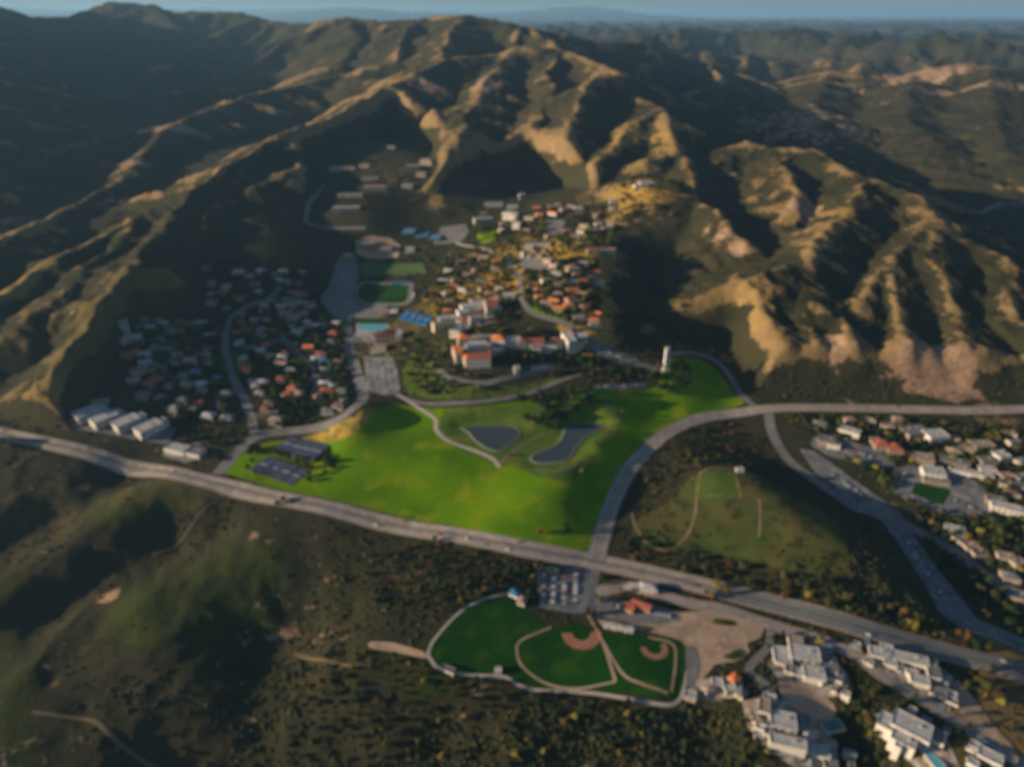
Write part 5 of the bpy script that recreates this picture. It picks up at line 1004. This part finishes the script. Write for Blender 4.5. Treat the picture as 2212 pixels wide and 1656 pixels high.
mass([(1650,1370),(2212,1460),(2212,1660),(1600,1640),(1600,1480)], 130, ('dark','olive','golden','dark'), (1.6, 3.2), 1.0, 3)
mass([(640,1420),(930,1440),(1460,1540),(1640,1560),(1650,1720),(620,1720)], 380, ('dark','dark','dark','olive','dark','golden'), (2.0, 4.0))
mass([(860,740),(985,730),(990,790),(1080,830),(940,855),(870,830)], 90, ('olive','bright','dark'), (3, 5.5), .5, 5); mass([(1300,400),(1470,390),(1500,440),(1340,520)], 90, ('olive','golden','dark'), (3.5, 6), 1, 5)
mass([(880,470),(1020,430),(1060,470),(960,480)], 30, ('dark',)); mass([(860,560),(940,540),(920,660),(890,680)], 40, ('dark','olive'))
mass([(1310,560),(1400,560),(1520,760),(1300,740)], 120, ('dark','dark','olive'), (3, 5)); mass([(1300,740),(1440,770),(1400,830),(1250,830)], 60, ('dark','olive'), (3,5))
# woods and scrub nobody could count: points carrying shared leafy meshes
def scatter(name, pts, kind_mesh):
    P = np.array([(x, y, float(hz(x, y)) - .05) for x, y, _, _ in pts]); me = bpy.data.meshes.new(name); me.vertices.add(len(P)); me.vertices.foreach_set('co', P.astype(np.float32).ravel()); me.update()
    a = me.attributes.new('size', 'FLOAT', 'POINT'); a.data.foreach_set('value', np.array([p[2] for p in pts], np.float32))
    src = link(name, me, kind='stuff'); ng = bpy.data.node_groups.new(name, 'GeometryNodeTree')
    ng.interface.new_socket('Geometry', in_out='INPUT', socket_type='NodeSocketGeometry'); ng.interface.new_socket('Geometry', in_out='OUTPUT', socket_type='NodeSocketGeometry')
    N = ng.nodes; gi = N.new('NodeGroupInput'); go = N.new('NodeGroupOutput'); ip = N.new('GeometryNodeInstanceOnPoints'); oi = N.new('GeometryNodeObjectInfo'); oi.inputs[0].default_value = kind_mesh
    at = N.new('GeometryNodeInputNamedAttribute'); at.data_type = 'FLOAT'; at.inputs[0].default_value = 'size'
    rv = N.new('FunctionNodeRandomValue'); rv.data_type = 'FLOAT_VECTOR'; rv.inputs[1].default_value = (.2, .2, 6.28)
    ng.links.new(gi.outputs[0], ip.inputs['Points']); ng.links.new(oi.outputs['Geometry'], ip.inputs['Instance']); ng.links.new(at.outputs[0], ip.inputs['Scale']); ng.links.new(rv.outputs[0], ip.inputs['Rotation'])
    ng.links.new(ip.outputs[0], go.inputs[0]); mo = src.modifiers.new('scatter', 'NODES'); mo.node_group = ng; return src
for k in leafm:
    proto = link('tree_model', CROWN[k][0]); proto.hide_render = True; proto.hide_viewport = True; proto['kind'] = 'helper'
    proto2 = proto
    sel = [p for p in rest if p[3] == k]
    if sel: scatter('woodland', sel, proto)
def shrub_mesh(m, seed):
    r_ = random.Random(seed); V, F = [], []
    for b in range(3):
        cx, cy = r_.uniform(-.5, .5), r_.uniform(-.5, .5); n0 = len(V); n = 7; k = r_.uniform(.45, .75)
        for z, q in ((-.1, 1.), (.35, .95), (.7, .5)):
            for i in range(n): a = 6.283 * i / n + r_.uniform(-.2, .2); w_ = k * q * r_.uniform(.8, 1.2); V.append((cx + w_ * math.cos(a), cy + w_ * math.sin(a), z * k * 1.3 * r_.uniform(.85, 1.15)))
        V.append((cx, cy, .95 * k)); top = len(V) - 1
        for l in range(2):
            for i in range(n): F.append((n0 + l * n + i, n0 + l * n + (i + 1) % n, n0 + (l + 1) * n + (i + 1) % n, n0 + (l + 1) * n + i))
        for i in range(n): F.append((n0 + 2 * n + i, n0 + 2 * n + (i + 1) % n, top))
    return py_me('shrub', V, F, m)
shp = []
for i, (c1, c2) in enumerate((((.032,.042,.016), (.022,.032,.013)), ((.06,.055,.02), (.045,.045,.016)))):
    o = link('shrub_model', shrub_mesh(mat('chaparral_%s' % 'ab'[i], c1, c2, .3, .95, rnd=.3, spec=.1), i + 3)); o.hide_render = True; o.hide_viewport = True; o['kind'] = 'helper'; shp.append(o)
NS = 90000; sr = 300 * (1700 / 300) ** rng.random(NS); sa = rng.uniform(-.78, .78, NS); sx = sr * np.sin(sa); sy = sr * np.cos(sa)
ii = np.clip(np.searchsorted(lrr, np.log(sr)), 0, NR - 1); jj = np.clip(np.searchsorted(az, sa), 0, NA - 1)
pr = np.clip((veg_shade[ii, jj] - .40) * 1.6, 0.015, 1) * (1 - np.clip(bare[ii, jj], 0, 1)) * (1 - .5 * np.clip(yel[ii, jj], 0, 1)) * (1 - .6 * np.clip(green[ii, jj], 0, 1))
ok = rng.random(NS) < pr
# keep shrubs off the lawn, roads and built pads
LW = [W(*p)[:2] for p in LAWN]; ok &= poly_sd(sx, sy, LW) > 2
for P in PADS:
    if len(P) > 8 or True:
        A = np.array(P); near = (sx > A[:, 0].min() - 4) & (sx < A[:, 0].max() + 4) & (sy > A[:, 1].min() - 4) & (sy < A[:, 1].max() + 4) & ok
        if near.any(): k = np.where(near)[0]; ok[k] &= poly_sd(sx[k], sy[k], P) > 1.2
for ln, hw in ROADS:
    A = ln; near = (sx > A[:, 0].min() - 20) & (sx < A[:, 0].max() + 20) & (sy > A[:, 1].min() - 20) & (sy < A[:, 1].max() + 20) & ok; k = np.where(near)[0]
    if len(k):
        d = np.full(len(k), 1e9)
        for q in ln: d = np.minimum(d, (sx[k] - q[0]) ** 2 + (sy[k] - q[1]) ** 2)
        ok[k] &= np.sqrt(d) > hw + 4
k = np.where(ok)[0]; szz = rng.uniform(.9, 2.6, len(k)) * np.where(rng.random(len(k)) < .1, 1.5, 1)
for t in (0, 1):
    m_ = (np.arange(len(k)) % 3 == 0) if t else (np.arange(len(k)) % 3 != 0)
    scatter('scrub', [(sx[q], sy[q], s_, 0) for q, s_ in zip(k[m_], szz[m_])], shp[t])

# ------------------------------------------------------------------ the air
hm = bpy.data.materials.new('haze'); hm.use_nodes = True; nt = hm.node_tree; nt.nodes.clear(); ho = nt.nodes.new('ShaderNodeOutputMaterial'); hv = nt.nodes.new('ShaderNodeVolumePrincipled')
hv.inputs['Color'].default_value = (.32, .62, 1.0, 1); hv.inputs['Density'].default_value = 3.3e-5; hv.inputs['Anisotropy'].default_value = .2
nt.links.new(hv.outputs[0], ho.inputs['Volume'])
ztop = max(float(GZ.max()), CAM_H) + 15; zbot = float(GZ.min()) - 1.5; x0, x1 = float(GX.min()) - 500, float(GX.max()) + 500; y0, y1 = float(GY.min()) - 500, float(GY.max()) + 500
hb = link('haze', py_me('haze', *box_vf(x1 - x0, y1 - y0, ztop - zbot), hm), kind='stuff'); hb.location = ((x0 + x1) / 2, (y0 + y1) / 2, zbot)
print('TREES', NT, 'REST', len(rest), 'SHRUBS', len(k), 'Z', zbot, ztop)
